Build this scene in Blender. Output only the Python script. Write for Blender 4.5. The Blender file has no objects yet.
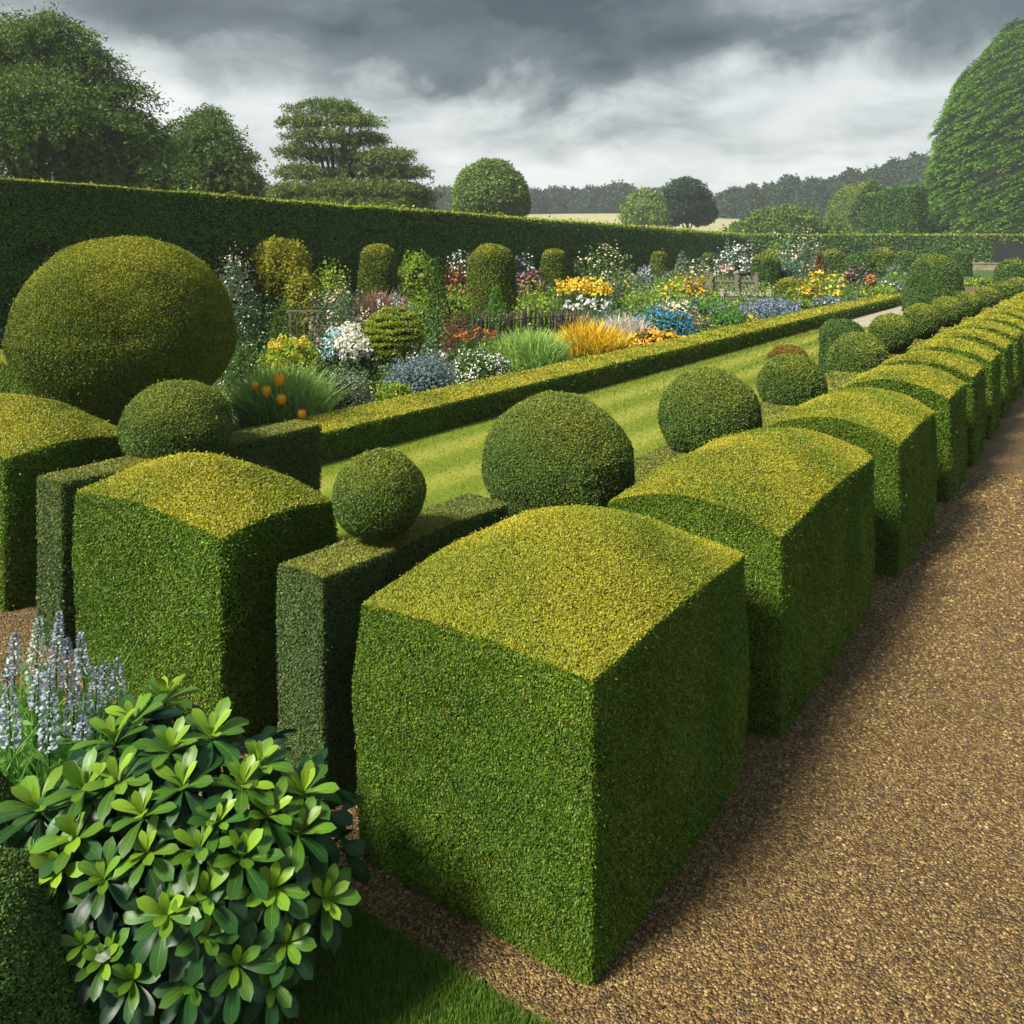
import bpy, math, numpy as np
from math import radians, sin, cos, pi

# ------------------------------------------------------------------ camera, sky, sun
S = bpy.context.scene
COL = S.collection
YAW = radians(35.2)
CX, SX = cos(YAW), sin(YAW)
F, EYE, HORIZON = 860.0, 2.4, 245.0

cam = bpy.data.cameras.new('camera')
cam_o = bpy.data.objects.new('camera', cam)
COL.objects.link(cam_o)
cam_o.location = (0, 0, EYE)
cam_o.rotation_euler = (radians(90), 0, YAW)
cam.sensor_width = 36
cam.lens = F / 1024 * 36
cam.shift_y = -(512 - HORIZON) / 1024
cam.clip_end = 3000
S.camera = cam_o

SUN_EL = radians(45)
SUN_TO = np.array([-0.29, -0.95])
SUN_TO /= np.linalg.norm(SUN_TO)
sun = bpy.data.lights.new('sun', 'SUN')
sun.energy = 3.9
sun.angle = radians(14)
sun.color = (1.0, 0.93, 0.80)
sun_o = bpy.data.objects.new('sun', sun)
COL.objects.link(sun_o)
from mathutils import Vector
sd = Vector((SUN_TO[0] * cos(SUN_EL), SUN_TO[1] * cos(SUN_EL), sin(SUN_EL)))
sun_o.rotation_euler = (-sd).to_track_quat('-Z', 'Y').to_euler()

S.view_settings.view_transform = 'Standard'
S.view_settings.look = 'None'
S.view_settings.exposure = 1.12
S.view_settings.gamma = 1.0
S.cycles.max_bounces = 6
S.cycles.diffuse_bounces = 3
S.cycles.glossy_bounces = 2
S.cycles.transmission_bounces = 3
S.cycles.transparent_max_bounces = 4
S.cycles.volume_bounces = 0

W = bpy.data.worlds.new('World')
S.world = W
W.use_nodes = True


def world_sky():
    nt = W.node_tree
    nt.nodes.clear()
    N = lambda t, **k: _node(nt, t, **k)
    L = nt.links.new
    out = N('ShaderNodeOutputWorld')
    bg = N('ShaderNodeBackground')
    L(bg.outputs[0], out.inputs[0])
    bg.inputs[1].default_value = 0.1
    sky = N('ShaderNodeTexSky', sky_type='NISHITA', sun_disc=False, sun_elevation=SUN_EL,
            sun_rotation=math.atan2(SUN_TO[0], SUN_TO[1]))
    tc = N('ShaderNodeTexCoord')
    d = tc.outputs['Generated']
    sep = N('ShaderNodeSeparateXYZ')
    L(d, sep.inputs[0])

    def M(op, a, b=None, c=None, clamp=False):
        m = N('ShaderNodeMath', operation=op, use_clamp=clamp)
        for i, v in enumerate((a, b, c)):
            if v is None:
                continue
            if isinstance(v, (int, float)):
                m.inputs[i].default_value = v
            else:
                L(v, m.inputs[i])
        return m.outputs[0]
    zc = M('MAXIMUM', sep.outputs[2], 0.0)
    den = M('ADD', zc, 0.26)
    comb = N('ShaderNodeCombineXYZ')
    L(M('DIVIDE', sep.outputs[0], den), comb.inputs[0])
    L(M('DIVIDE', sep.outputs[1], den), comb.inputs[1])
    # the cloud deck, swept by a slow warp
    warp = N('ShaderNodeTexNoise')
    warp.inputs['Scale'].default_value = 0.9
    warp.inputs['Detail'].default_value = 3
    L(comb.outputs[0], warp.inputs['Vector'])
    vm = N('ShaderNodeVectorMath', operation='SCALE')
    L(warp.outputs['Color'], vm.inputs[0])
    vm.inputs['Scale'].default_value = 0.9
    va = N('ShaderNodeVectorMath', operation='ADD')
    L(comb.outputs[0], va.inputs[0])
    L(vm.outputs[0], va.inputs[1])
    # wobble the directions so that the big cloud banks get torn outlines
    wob = N('ShaderNodeTexNoise')
    wob.inputs['Scale'].default_value = 4.5
    wob.inputs['Detail'].default_value = 10
    wob.inputs['Roughness'].default_value = 0.55
    L(d, wob.inputs['Vector'])
    ws = N('ShaderNodeVectorMath', operation='MULTIPLY_ADD')
    L(wob.outputs['Color'], ws.inputs[0])
    ws.inputs[1].default_value = (.34, .34, .26)
    L(d, ws.inputs[2])
    wv = N('ShaderNodeVectorMath', operation='SUBTRACT')
    L(ws.outputs[0], wv.inputs[0])
    wv.inputs[1].default_value = (.17, .17, .13)

    def bank(px, py, rx, ry, amt):
        c = ray(px, py)
        s = N('ShaderNodeVectorMath', operation='SUBTRACT')
        L(wv.outputs[0], s.inputs[0])
        s.inputs[1].default_value = tuple(c)
        q = N('ShaderNodeVectorMath', operation='MULTIPLY')
        L(s.outputs[0], q.inputs[0])
        q.inputs[1].default_value = (F / rx, F / rx, F / ry)
        ln = N('ShaderNodeVectorMath', operation='LENGTH')
        L(q.outputs[0], ln.inputs[0])
        mr = N('ShaderNodeMapRange', interpolation_type='SMOOTHSTEP')
        L(ln.outputs['Value'], mr.inputs[0])
        for i, v in enumerate((0.4, 1.15, amt, 0.0)):
            mr.inputs[i + 1].default_value = v
        return mr.outputs[0]
    def puffs(off):
        """cloud density at the warped deck position, moved by off"""
        mv = N('ShaderNodeVectorMath', operation='ADD')
        L(va.outputs[0], mv.inputs[0])
        mv.inputs[1].default_value = off
        acc = None
        for sc_, dt, ro, am in ((1.0, 4, .5, 1.0), (2.9, 10, .62, 1.15)):
            n = N('ShaderNodeTexNoise')
            n.inputs['Scale'].default_value = sc_
            n.inputs['Detail'].default_value = dt
            n.inputs['Roughness'].default_value = ro
            L(mv.outputs[0], n.inputs['Vector'])
            t_ = M('MULTIPLY_ADD', n.outputs['Fac'], am, -.5 * am)
            acc = t_ if acc is None else M('ADD', acc, t_)
        return acc
    d0 = puffs((0, 0, 0))
    d1 = puffs((.05 * SX + .05 * CX, -.05 * CX + .05 * SX, 0))
    tot = M('ADD', d0, -.02)
    tot = M('ADD', tot, M('MULTIPLY', M('SUBTRACT', d0, d1), -.75))
    for b in BANKS:
        tot = M('ADD', tot, bank(*b))
    # brightness: 1 light, 0 dark
    el = N('ShaderNodeMapRange', interpolation_type='SMOOTHSTEP')
    L(sep.outputs[2], el.inputs[0])
    for i, v in enumerate((0.0, 0.26, -0.16, 0.12)):
        el.inputs[i + 1].default_value = v
    tot = M('ADD', tot, el.outputs[0])
    ramp = N('ShaderNodeValToRGB')
    L(M('ADD', tot, 0.42, clamp=True), ramp.inputs[0])
    e = ramp.color_ramp.elements
    e[0].position, e[0].color = 0.08, (.46, .475, .465, 1)
    e[1].position, e[1].color = 1.0, (.018, .027, .032, 1)
    for p, c in ((.32, (.34, .355, .352, 1)), (.54, (.19, .21, .213, 1)), (.74, (.070, .086, .093, 1))):
        x = e.new(p)
        x.color = c
    # thin cloud deck overhead, unseen, its brightness set for the fill light
    zen = N('ShaderNodeMapRange', interpolation_type='SMOOTHSTEP')
    L(sep.outputs[2], zen.inputs[0])
    for i, v in enumerate((0.32, 0.75, 0.0, 1.0)):
        zen.inputs[i + 1].default_value = v
    mz = N('ShaderNodeMix', data_type='RGBA')
    L(zen.outputs[0], mz.inputs[0])
    L(ramp.outputs[0], mz.inputs[6])
    mz.inputs[7].default_value = (.16, .185, .21, 1)
    up = N('ShaderNodeVectorMath', operation='SCALE')
    L(mz.outputs[2], up.inputs[0])
    up.inputs['Scale'].default_value = 10.0
    mx = N('ShaderNodeMix', data_type='RGBA')
    mx.inputs[0].default_value = 0.94
    L(sky.outputs[0], mx.inputs[6])
    L(up.outputs[0], mx.inputs[7])
    L(mx.outputs[2], bg.inputs[0])


def _node(nt, t, **k):
    n = nt.nodes.new(t)
    for a, b in k.items():
        setattr(n, a, b)
    return n


def ray(px, py):
    l, u = (px - 512) / F, (HORIZON - py) / F
    v = np.array([l * CX - SX, l * SX + CX, u])
    return v / np.linalg.norm(v)


BANKS = [(620, 10, 185, 105, .44), (385, 62, 110, 55, .36), (250, 70, 70, 40, .18), (960, 5, 190, 75, .30), (240, -15, 220, 55, .30), (480, 5, 120, 60, .14),
         (500, 160, 150, 60, -.22), (790, 80, 110, 50, -.12), (180, 120, 130, 60, -.18), (860, 110, 130, 50, .10),
         (700, 180, 300, 40, -.15)]
world_sky()


def at(px, Z):
    l = (px - 512) / F * Z
    return np.array([l * CX - Z * SX, l * SX + Z * CX, 0.0])


def on_ground(px, py, h=0.0):
    return at(px, F * (EYE - h) / (py - HORIZON))


def on_line(px, X):
    """depth and Y where the view direction of px meets the vertical plane at X"""
    t = (px - 512) / F
    Z = X / (t * CX - SX)
    return Z, Z * (t * SX + CX)


def top_h(py, Z):
    return EYE - (py - HORIZON) * Z / F


# ------------------------------------------------------------------ mesh helpers
rng = np.random.default_rng(11)
CAM = np.array([0, 0, EYE])


def unit(v):
    return v / np.maximum(np.linalg.norm(v, axis=-1, keepdims=True), 1e-9)


class Geo:
    """collects vertices, faces, a material slot and two per-face values, then becomes ONE mesh"""

    def __init__(self):
        self.v, self.f, self.m, self.r, self.y, self.s = [], [], [], [], [], []
        self.n = 0

    def add(self, v, f, mat=0, rnd=0.5, young_lit=0.0, smooth=False):
        v = np.asarray(v, float).reshape(-1, 3)
        f = np.asarray(f, int)
        if len(f) == 0:
            return
        self.v.append(v)
        self.f.append(f + self.n)
        k = len(f)
        self.m.append(np.full(k, mat))
        self.r.append(np.broadcast_to(rnd, k))
        self.y.append(np.broadcast_to(young_lit, k))
        self.s.append(np.full(k, smooth))
        self.n += len(v)

    def build(self, name, mats, parent=None):
        me = bpy.data.meshes.new(name)
        v = np.concatenate(self.v)
        sizes = np.concatenate([np.full(len(f), f.shape[1]) for f in self.f])
        loops = np.concatenate([f.ravel() for f in self.f])
        me.vertices.add(len(v))
        me.vertices.foreach_set('co', v.astype(np.float32).ravel())
        me.loops.add(len(loops))
        me.loops.foreach_set('vertex_index', loops.astype(np.int32))
        me.polygons.add(len(sizes))
        me.polygons.foreach_set('loop_start', np.concatenate([[0], np.cumsum(sizes)[:-1]]).astype(np.int32))
        for m in (mats if isinstance(mats, (list, tuple)) else [mats]):
            me.materials.append(m)
        me.polygons.foreach_set('material_index', np.concatenate(self.m).astype(np.int32))
        me.polygons.foreach_set('use_smooth', np.concatenate(self.s))
        for nm, arr in (('rnd', self.r), ('young_lit', self.y)):
            a = me.attributes.new(nm, 'FLOAT', 'FACE')
            a.data.foreach_set('value', np.concatenate(arr).astype(np.float32))
        me.update(calc_edges=True)
        o = bpy.data.objects.new(name, me)
        COL.objects.link(o)
        if parent:
            o.parent = parent
        return o


def tag(o, label, cat, group=None):
    o['label'] = label
    o['category'] = cat
    if group:
        o['group'] = group
    return o


def kind(o, k):
    o['kind'] = k
    return o


def thing(name, label, cat, loc=(0, 0, 0), group=None):
    o = bpy.data.objects.new(name, None)
    o.empty_display_size = 0.2
    COL.objects.link(o)
    o.location = loc
    return tag(o, label, cat, group)


def lump(P, scale, seed=0, octaves=4):
    """smooth pseudo noise in about -1..1"""
    r = np.random.default_rng(seed)
    out = np.zeros(len(P))
    for i in range(octaves):
        for _ in range(3):
            k = unit(r.normal(size=3)) * (2 * pi / scale) * (1.7 ** i)
            out += np.sin(P @ k + r.uniform(0, 6.28)) * (0.62 ** i) / 3
    return out


def grid(nu, nv, wrap=False):
    i = np.arange(nu if wrap else nu - 1)
    j = np.arange(nv - 1)
    I, J = np.meshgrid(i, j, indexing='ij')
    I2 = (I + 1) % nu
    return np.stack([I * nv + J, I2 * nv + J, I2 * nv + J + 1, I * nv + J + 1], -1).reshape(-1, 4)


def face_normals(v, f):
    a, b = v[f[:, 2]] - v[f[:, 0]], v[f[:, 3]] - v[f[:, 1]]
    n = np.cross(a, b)
    ar = np.linalg.norm(n, axis=1) / 2
    return unit(n), ar


def leaf_quads(P, N, L, Wd, r, up=(.15, .9), flat=0.0):
    """one rhombic leaf per point, splayed about the direction N"""
    n = len(P)
    T = r.normal(size=(n, 3))
    T = unit(T - (T * N).sum(1, keepdims=True) * N)
    u = r.uniform(up[0], up[1], (n, 1))
    A = unit(N * u + T * np.sqrt(np.maximum(1 - u * u, 0.02)))
    B = np.cross(A, N + r.normal(size=(n, 3)) * 0.45)
    B = unit(B)
    Ls = np.asarray(L * r.uniform(.7, 1.3, n))[:, None]
    Ws = np.asarray(Wd * r.uniform(.7, 1.3, n))[:, None]
    v = np.stack([P, P + A * Ls * .5 + B * Ws * .5, P + A * Ls, P + A * Ls * .5 - B * Ws * .5], 1).reshape(-1, 3)
    return v, np.arange(4 * n).reshape(n, 4)


def scatter(geo, v, f, L, cover, seed=0, mat=1, aspect=.55, young_lit=None, up=(.15, .9), sink=.5, back=.3, offset=None):
    """leaves over a surface (quads v, f), about `cover` layers deep, fewer where no one can stand and look"""
    r = np.random.default_rng(seed + 1000)
    n, ar = face_normals(v, f)
    c = v[f].mean(1)
    cc = c if offset is None else c + offset
    facing = ((CAM - cc) * n).sum(1) / np.maximum(np.linalg.norm(CAM - cc, axis=1), .01)
    w = np.where(facing > -0.25, 1.0, back) * ar
    cnt = w.sum() * cover / (L * L * aspect * .5)
    k = int(min(cnt, 560000))
    idx = r.choice(len(f), k, p=w / w.sum())
    s, t = r.random((k, 1)), r.random((k, 1))
    q = v[f[idx]]
    P = (q[:, 0] * (1 - s) + q[:, 1] * s) * (1 - t) + (q[:, 3] * (1 - s) + q[:, 2] * s) * t
    Nn = n[idx]
    out = r.uniform(-sink, .25, k)
    shoot = r.random(k) < .006
    out = np.where(shoot, r.uniform(.3, 1.7, k), out)
    P = P + Nn * (out * L)[:, None]
    vv, ff = leaf_quads(P, Nn, L * np.where(shoot, 1.25, 1), L * aspect, r, up)
    Q = P if offset is None else P + offset
    rnd = np.clip(r.random(k) * .56 + .08 + .16 * (lump(Q, .5, 3) + 1) * .5 + .18 * (lump(Q, 1.7, 13) + .6) * .5, 0, 1)
    yg = 0.0 if young_lit is None else young_lit(P, Nn, r)
    geo.add(vv, ff, mat, rnd, yg)
    return geo


def golden_lit_tips(amount=1.0):
    """new growth plus sunlit tops put into the colour: upper surfaces yellower, patchily"""
    def fn(P, N, r):
        g = np.clip((N[:, 2] - .15) / .6, 0, 1)  # yellow follows the upward tilt, painting sunlight into the leaves
        patch = .72 + .28 * lump(P, 1.1, 5)
        side = .05 + .09 * lump(P, 1.6, 8)
        return np.clip((g * patch * .86 + (1 - g) * side) * amount + r.normal(size=len(P)) * .2, 0, 1)
    return fn


def box_form(hx, hy, h, dome=(.1, .1), pillow=0.0, bulge=.03, n=22, seed=0, rough=.012):
    """a clipped block: flat base, slightly swelling sides, a domed top. Centred in x and y, base at z = 0"""
    g = []
    a = np.linspace(-1, 1, n)
    U, V = np.meshgrid(a, a, indexing='ij')
    U, V, O = U.ravel(), V.ravel(), np.ones(n * n)
    q = grid(n, n)
    vs, fs, k = [], [], 0
    for P, flip in (((O, U, V), 0), ((-O, U, V), 1), ((U, O, V), 1), ((U, -O, V), 0), ((U, V, O), 0)):
        x, y, w = P
        sw = 1 + bulge * (1 - w * w) - .03 * (w < -.3) * ((-.3 - w) / .7) ** 2
        sw = sw * (1 - .022 * (np.abs(x) * np.abs(y)) ** 7)
        X = x * hx * sw
        Y = y * hy * sw
        # soften the arrises a little
        wt = (w + 1) / 2
        Z = wt * (h + dome[0] * (1 - x * x) + dome[1] * (1 - y * y) + pillow * (1 - x * x) * (1 - y * y))
        v = np.stack([X, Y, Z], 1)
        vs.append(v)
        fs.append((q[:, ::-1] if flip else q) + k)
        k += len(v)
    v = np.concatenate(vs)
    f = np.concatenate(fs)
    d = unit(v - np.array([0, 0, h * .5]))
    v = v + d * (lump(v + seed * 3.1, .55, seed) * rough)[:, None] * (v[:, 2:3] > .02)
    return v, f


def lathe_form(profile, nu=40, seed=0, rough=.012, lump_scale=.4):
    """profile: (radius, height) from the bottom up"""
    p = np.array(profile)
    a = np.linspace(0, 2 * pi, nu, endpoint=False)
    v = np.stack([np.outer(np.cos(a), p[:, 0]), np.outer(np.sin(a), p[:, 0]), np.tile(p[:, 1], (nu, 1))], -1).reshape(-1, 3)
    f = grid(nu, len(p), wrap=True)
    d = unit(v - v.mean(0))
    v = v + d * (lump(v + seed * 2.3, lump_scale, seed) * rough)[:, None]
    return v, f


def ball_profile(r, flat=.0, n=18, squash=1.0, low=-pi / 2):
    t = np.linspace(low, pi / 2, n)
    return [(max(r * cos(x), .002), r * squash * sin(x)) for x in t]


def tube(geo, pts, radii, mat=0, seg=7, rnd=.5):
    pts = np.array(pts, float)
    radii = np.broadcast_to(radii, len(pts))
    d = unit(np.gradient(pts, axis=0))
    ref = np.array([0, 0, 1.0]) if abs(d[0, 2]) < .9 else np.array([1.0, 0, 0])
    a = unit(np.cross(d, ref))
    b = np.cross(d, a)
    t = np.linspace(0, 2 * pi, seg, endpoint=False)
    ring = pts[None] + radii[None, :, None] * (np.cos(t)[:, None, None] * a[None] + np.sin(t)[:, None, None] * b[None])
    geo.add(ring.reshape(-1, 3), grid(seg, len(pts), wrap=True), mat, rnd, 0, True)


def boxg(geo, c, s, mat=0, rot=0.0, rnd=.5):
    c, s = np.array(c, float), np.array(s, float) / 2
    v = np.array([[x, y, z] for x in (-1, 1) for y in (-1, 1) for z in (-1, 1)]) * s
    ca, sa = cos(rot), sin(rot)
    v = np.stack([v[:, 0] * ca - v[:, 1] * sa, v[:, 0] * sa + v[:, 1] * ca, v[:, 2]], 1) + c
    f = [[0, 1, 3, 2], [4, 6, 7, 5], [0, 4, 5, 1], [2, 3, 7, 6], [0, 2, 6, 4], [1, 5, 7, 3]]
    geo.add(v, f, mat, rnd)


# ------------------------------------------------------------------ materials
def new_mat(name):
    m = bpy.data.materials.new(name)
    m.use_nodes = True
    nt = m.node_tree
    nt.nodes.clear()
    out = _node(nt, 'ShaderNodeOutputMaterial')
    return m, nt, out


def leaf_mat(name, dark, mid, young_lit=None, rough=.5, trans=.28, spec=.25):
    """leaf colour runs from dark to mid by the leaf's own value, and to the sunlit, new-growth colour"""
    m, nt, out = new_mat(name)
    L = nt.links.new
    at1 = _node(nt, 'ShaderNodeAttribute', attribute_name='rnd')
    r = _node(nt, 'ShaderNodeValToRGB')
    L(at1.outputs['Fac'], r.inputs[0])
    e = r.color_ramp.elements
    e[0].position, e[0].color = 0.0, (*dark, 1)
    e[1].position, e[1].color = 1.0, (*mid, 1)
    col = r.outputs[0]
    if young_lit is not None:
        at2 = _node(nt, 'ShaderNodeAttribute', attribute_name='young_lit')
        mx = _node(nt, 'ShaderNodeMix', data_type='RGBA')
        L(at2.outputs['Fac'], mx.inputs[0])
        L(col, mx.inputs[6])
        mul = _node(nt, 'ShaderNodeMix', data_type='RGBA', blend_type='MULTIPLY')
        mul.inputs[0].default_value = .45
        mul.inputs[6].default_value = (*young_lit, 1)
        L(at1.outputs['Color'], mul.inputs[7])
        L(mul.outputs[2], mx.inputs[7])
        col = mx.outputs[2]
    b = _node(nt, 'ShaderNodeBsdfPrincipled')
    b.inputs['Roughness'].default_value = rough
    b.inputs['Specular IOR Level'].default_value = spec
    L(col, b.inputs['Base Color'])
    if trans > 0:
        t = _node(nt, 'ShaderNodeBsdfTranslucent')
        L(col, t.inputs[0])
        mix = _node(nt, 'ShaderNodeMixShader')
        mix.inputs[0].default_value = trans
        L(b.outputs[0], mix.inputs[1])
        L(t.outputs[0], mix.inputs[2])
        L(mix.outputs[0], out.inputs[0])
    else:
        L(b.outputs[0], out.inputs[0])
    return m


def noise_mat(name, cols, scale, rough=.85, bump=0.0, bump_scale=None, detail=6, stretch=(1, 1, 1), spec=.2):
    m, nt, out = new_mat(name)
    L = nt.links.new
    tc = _node(nt, 'ShaderNodeTexCoord')
    mp = _node(nt, 'ShaderNodeMapping')
    mp.inputs['Scale'].default_value = stretch
    L(tc.outputs['Object'], mp.inputs[0])
    n = _node(nt, 'ShaderNodeTexNoise')
    n.inputs['Scale'].default_value = scale
    n.inputs['Detail'].default_value = detail
    n.inputs['Roughness'].default_value = .62
    L(mp.outputs[0], n.inputs['Vector'])
    r = _node(nt, 'ShaderNodeValToRGB')
    L(n.outputs['Fac'], r.inputs[0])
    e = r.color_ramp.elements
    e[0].position, e[0].color = .32, (*cols[0], 1)
    e[1].position, e[1].color = .68, (*cols[-1], 1)
    for i, c in enumerate(cols[1:-1]):
        x = e.new(.32 + .36 * (i + 1) / (len(cols) - 1))
        x.color = (*c, 1)
    b = _node(nt, 'ShaderNodeBsdfPrincipled')
    b.inputs['Roughness'].default_value = rough
    b.inputs['Specular IOR Level'].default_value = spec
    L(r.outputs[0], b.inputs['Base Color'])
    if bump:
        n2 = _node(nt, 'ShaderNodeTexNoise')
        n2.inputs['Scale'].default_value = bump_scale or scale * 3
        n2.inputs['Detail'].default_value = 4
        L(mp.outputs[0], n2.inputs['Vector'])
        bp = _node(nt, 'ShaderNodeBump')
        bp.inputs['Strength'].default_value = bump
        bp.inputs['Distance'].default_value = .03
        L(n2.outputs['Fac'], bp.inputs['Height'])
        L(bp.outputs[0], b.inputs['Normal'])
    L(b.outputs[0], out.inputs[0])
    return m


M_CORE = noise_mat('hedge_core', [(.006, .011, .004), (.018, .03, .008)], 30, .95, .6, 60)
GOLD = (.56, .51, .045)
M_BOX = leaf_mat('box_leaf', (.008, .044, .005), (.120, .268, .019), GOLD, .5, .25)
M_BALL = leaf_mat('box_ball_leaf', (.014, .048, .012), (.12, .235, .042), (.46, .46, .05), .5, .25)
M_DARKBOX = leaf_mat('dark_box_leaf', (.014, .050, .014), (.085, .20, .045), (.36, .40, .04), .5, .25)
M_STUB = leaf_mat('grey_box_leaf', (.020, .055, .022), (.115, .21, .07), (.50, .46, .05), .5, .25)
M_TALL = leaf_mat('yew_leaf', (.012, .055, .010), (.10, .265, .036), (.52, .54, .05), .5, .22)
M_YEW = leaf_mat('golden_yew_leaf', (.018, .050, .006), (.145, .225, .02), (.56, .53, .035), .5, .25)
M_RUSSET = leaf_mat('russet_yew_leaf', (.04, .035, .008), (.20, .15, .03), (.48, .30, .04), .5, .25)
M_DEEP = leaf_mat('deep_yew_leaf', (.005, .012, .007), (.022, .042, .02), (.05, .08, .03), .5, .15)
M_BARK = noise_mat('bark', [(.03, .022, .015), (.09, .065, .045)], 12, .9, .6, 30, stretch=(1, 1, .25))
M_STEM = noise_mat('green_stem', [(.035, .07, .015), (.08, .14, .03)], 20, .6)

M_OAK = leaf_mat('broad_tree_leaf', (.014, .046, .012), (.10, .205, .036), (.28, .38, .07), .55, .3)
M_CEDAR = leaf_mat('layered_tree_leaf', (.02, .055, .012), (.12, .22, .035), (.32, .38, .05), .55, .3)
M_ROUNDTREE = leaf_mat('round_tree_leaf', (.06, .12, .025), (.26, .36, .08), None, .55, .3)
M_DARKTREE = leaf_mat('dark_tree_leaf', (.008, .028, .014), (.045, .10, .045), None, .55, .25)
M_CONIFER = leaf_mat('conifer_spray', (.002, .016, .003), (.040, .165, .010), (.26, .48, .03), .5, .25)
M_FARTREE = leaf_mat('far_tree_leaf', (.010, .032, .018), (.05, .105, .05), None, .6, .2)

# ------------------------------------------------------------------ ground
def ground_mats():
    # mown lawn, striped along the walk
    m, nt, out = new_mat('mown_lawn')
    L = nt.links.new
    tc = _node(nt, 'ShaderNodeTexCoord')
    sep = _node(nt, 'ShaderNodeSeparateXYZ')
    L(tc.outputs['Object'], sep.inputs[0])
    nz = _node(nt, 'ShaderNodeTexNoise')
    nz.inputs['Scale'].default_value = 1.3
    nz.inputs['Detail'].default_value = 8
    L(tc.outputs['Object'], nz.inputs['Vector'])
    ad = _node(nt, 'ShaderNodeMath', operation='MULTIPLY_ADD')
    L(nz.outputs['Fac'], ad.inputs[0])
    ad.inputs[1].default_value = .22
    L(sep.outputs[0], ad.inputs[2])
    sc = _node(nt, 'ShaderNodeMath', operation='MULTIPLY')
    L(ad.outputs[0], sc.inputs[0])
    sc.inputs[1].default_value = 2 * pi / .82
    sn = _node(nt, 'ShaderNodeMath', operation='SINE')
    L(sc.outputs[0], sn.inputs[0])
    r = _node(nt, 'ShaderNodeValToRGB')
    mr = _node(nt, 'ShaderNodeMapRange')
    L(sn.outputs[0], mr.inputs[0])
    mr.inputs[1].default_value, mr.inputs[2].default_value = -1, 1
    L(mr.outputs[0], r.inputs[0])
    e = r.color_ramp.elements
    e[0].position, e[0].color = .2, (.145, .20, .018, 1)
    e[1].position, e[1].color = .95, (.25, .275, .045, 1)
    fine = _node(nt, 'ShaderNodeTexNoise')
    fine.inputs['Scale'].default_value = 60
    fine.inputs['Detail'].default_value = 6
    L(tc.outputs['Object'], fine.inputs['Vector'])
    fr = _node(nt, 'ShaderNodeValToRGB')
    L(fine.outputs['Fac'], fr.inputs[0])
    fr.color_ramp.elements[0].position, fr.color_ramp.elements[0].color = .3, (.55, .6, .5, 1)
    fr.color_ramp.elements[1].position, fr.color_ramp.elements[1].color = .7, (1.2, 1.15, 1, 1)
    mul = _node(nt, 'ShaderNodeMix', data_type='RGBA', blend_type='MULTIPLY')
    mul.inputs[0].default_value = 1
    L(r.outputs[0], mul.inputs[6])
    L(fr.outputs[0], mul.inputs[7])
    b = _node(nt, 'ShaderNodeBsdfPrincipled')
    b.inputs['Roughness'].default_value = .8
    b.inputs['Specular IOR Level'].default_value = .15
    L(mul.outputs[2], b.inputs['Base Color'])
    bp = _node(nt, 'ShaderNodeBump')
    bp.inputs['Strength'].default_value = .5
    bp.inputs['Distance'].default_value = .02
    L(fine.outputs['Fac'], bp.inputs['Height'])
    L(bp.outputs[0], b.inputs['Normal'])
    L(b.outputs[0], out.inputs[0])
    lawn = m

    # pebble gravel: every stone its own colour
    m, nt, out = new_mat('pea_gravel')
    L = nt.links.new
    tc = _node(nt, 'ShaderNodeTexCoord')
    v = _node(nt, 'ShaderNodeTexVoronoi')
    v.inputs['Scale'].default_value = 95
    L(tc.outputs['Object'], v.inputs['Vector'])
    sp = _node(nt, 'ShaderNodeSeparateColor')
    L(v.outputs['Color'], sp.inputs[0])
    r = _node(nt, 'ShaderNodeValToRGB')
    L(sp.outputs[0], r.inputs[0])
    e = r.color_ramp.elements
    e[0].position, e[0].color = 0, (.045, .027, .011, 1)
    e[1].position, e[1].color = 1, (.32, .22, .085, 1)
    for p, c in ((.35, (.088, .051, .014, 1)), (.7, (.175, .110, .032, 1))):
        x = e.new(p)
        x.color = c
    big = _node(nt, 'ShaderNodeTexNoise')
    big.inputs['Scale'].default_value = .9
    big.inputs['Detail'].default_value = 5
    L(tc.outputs['Object'], big.inputs['Vector'])
    br = _node(nt, 'ShaderNodeValToRGB')
    L(big.outputs['Fac'], br.inputs[0])
    br.color_ramp.elements[0].position, br.color_ramp.elements[0].color = .3, (.8, .78, .76, 1)
    br.color_ramp.elements[1].position, br.color_ramp.elements[1].color = .7, (1.15, 1.1, 1.05, 1)
    mul = _node(nt, 'ShaderNodeMix', data_type='RGBA', blend_type='MULTIPLY')
    mul.inputs[0].default_value = 1
    L(r.outputs[0], mul.inputs[6])
    L(br.outputs[0], mul.inputs[7])
    b = _node(nt, 'ShaderNodeBsdfPrincipled')
    b.inputs['Roughness'].default_value = .6
    L(mul.outputs[2], b.inputs['Base Color'])
    bp = _node(nt, 'ShaderNodeBump', invert=True)
    bp.inputs['Strength'].default_value = 1
    bp.inputs['Distance'].default_value = .012
    L(v.outputs['Distance'], bp.inputs['Height'])
    L(bp.outputs[0], b.inputs['Normal'])
    L(b.outputs[0], out.inputs[0])
    return lawn, m


M_LAWN, M_GRAVEL = ground_mats()
M_TURF = noise_mat('foreground_turf', [(.045, .10, .012), (.10, .18, .022)], 40, .85, .6, 160)
M_SOIL = noise_mat('bed_soil', [(.018, .016, .008), (.03, .05, .012), (.05, .075, .018)], 3, .95, .7, 20)
M_MEADOW = noise_mat('garden_turf', [(.04, .075, .015), (.085, .12, .025)], .6, .9, .4, 8)
M_FIELD = noise_mat('pale_field', [(.30, .30, .15), (.40, .37, .20)], .05, .9, .2, 1.5, stretch=(1, 5, 1))
M_PATH = noise_mat('stone_path', [(.30, .27, .20), (.42, .38, .30)], 4, .85, .3, 40)


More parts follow.
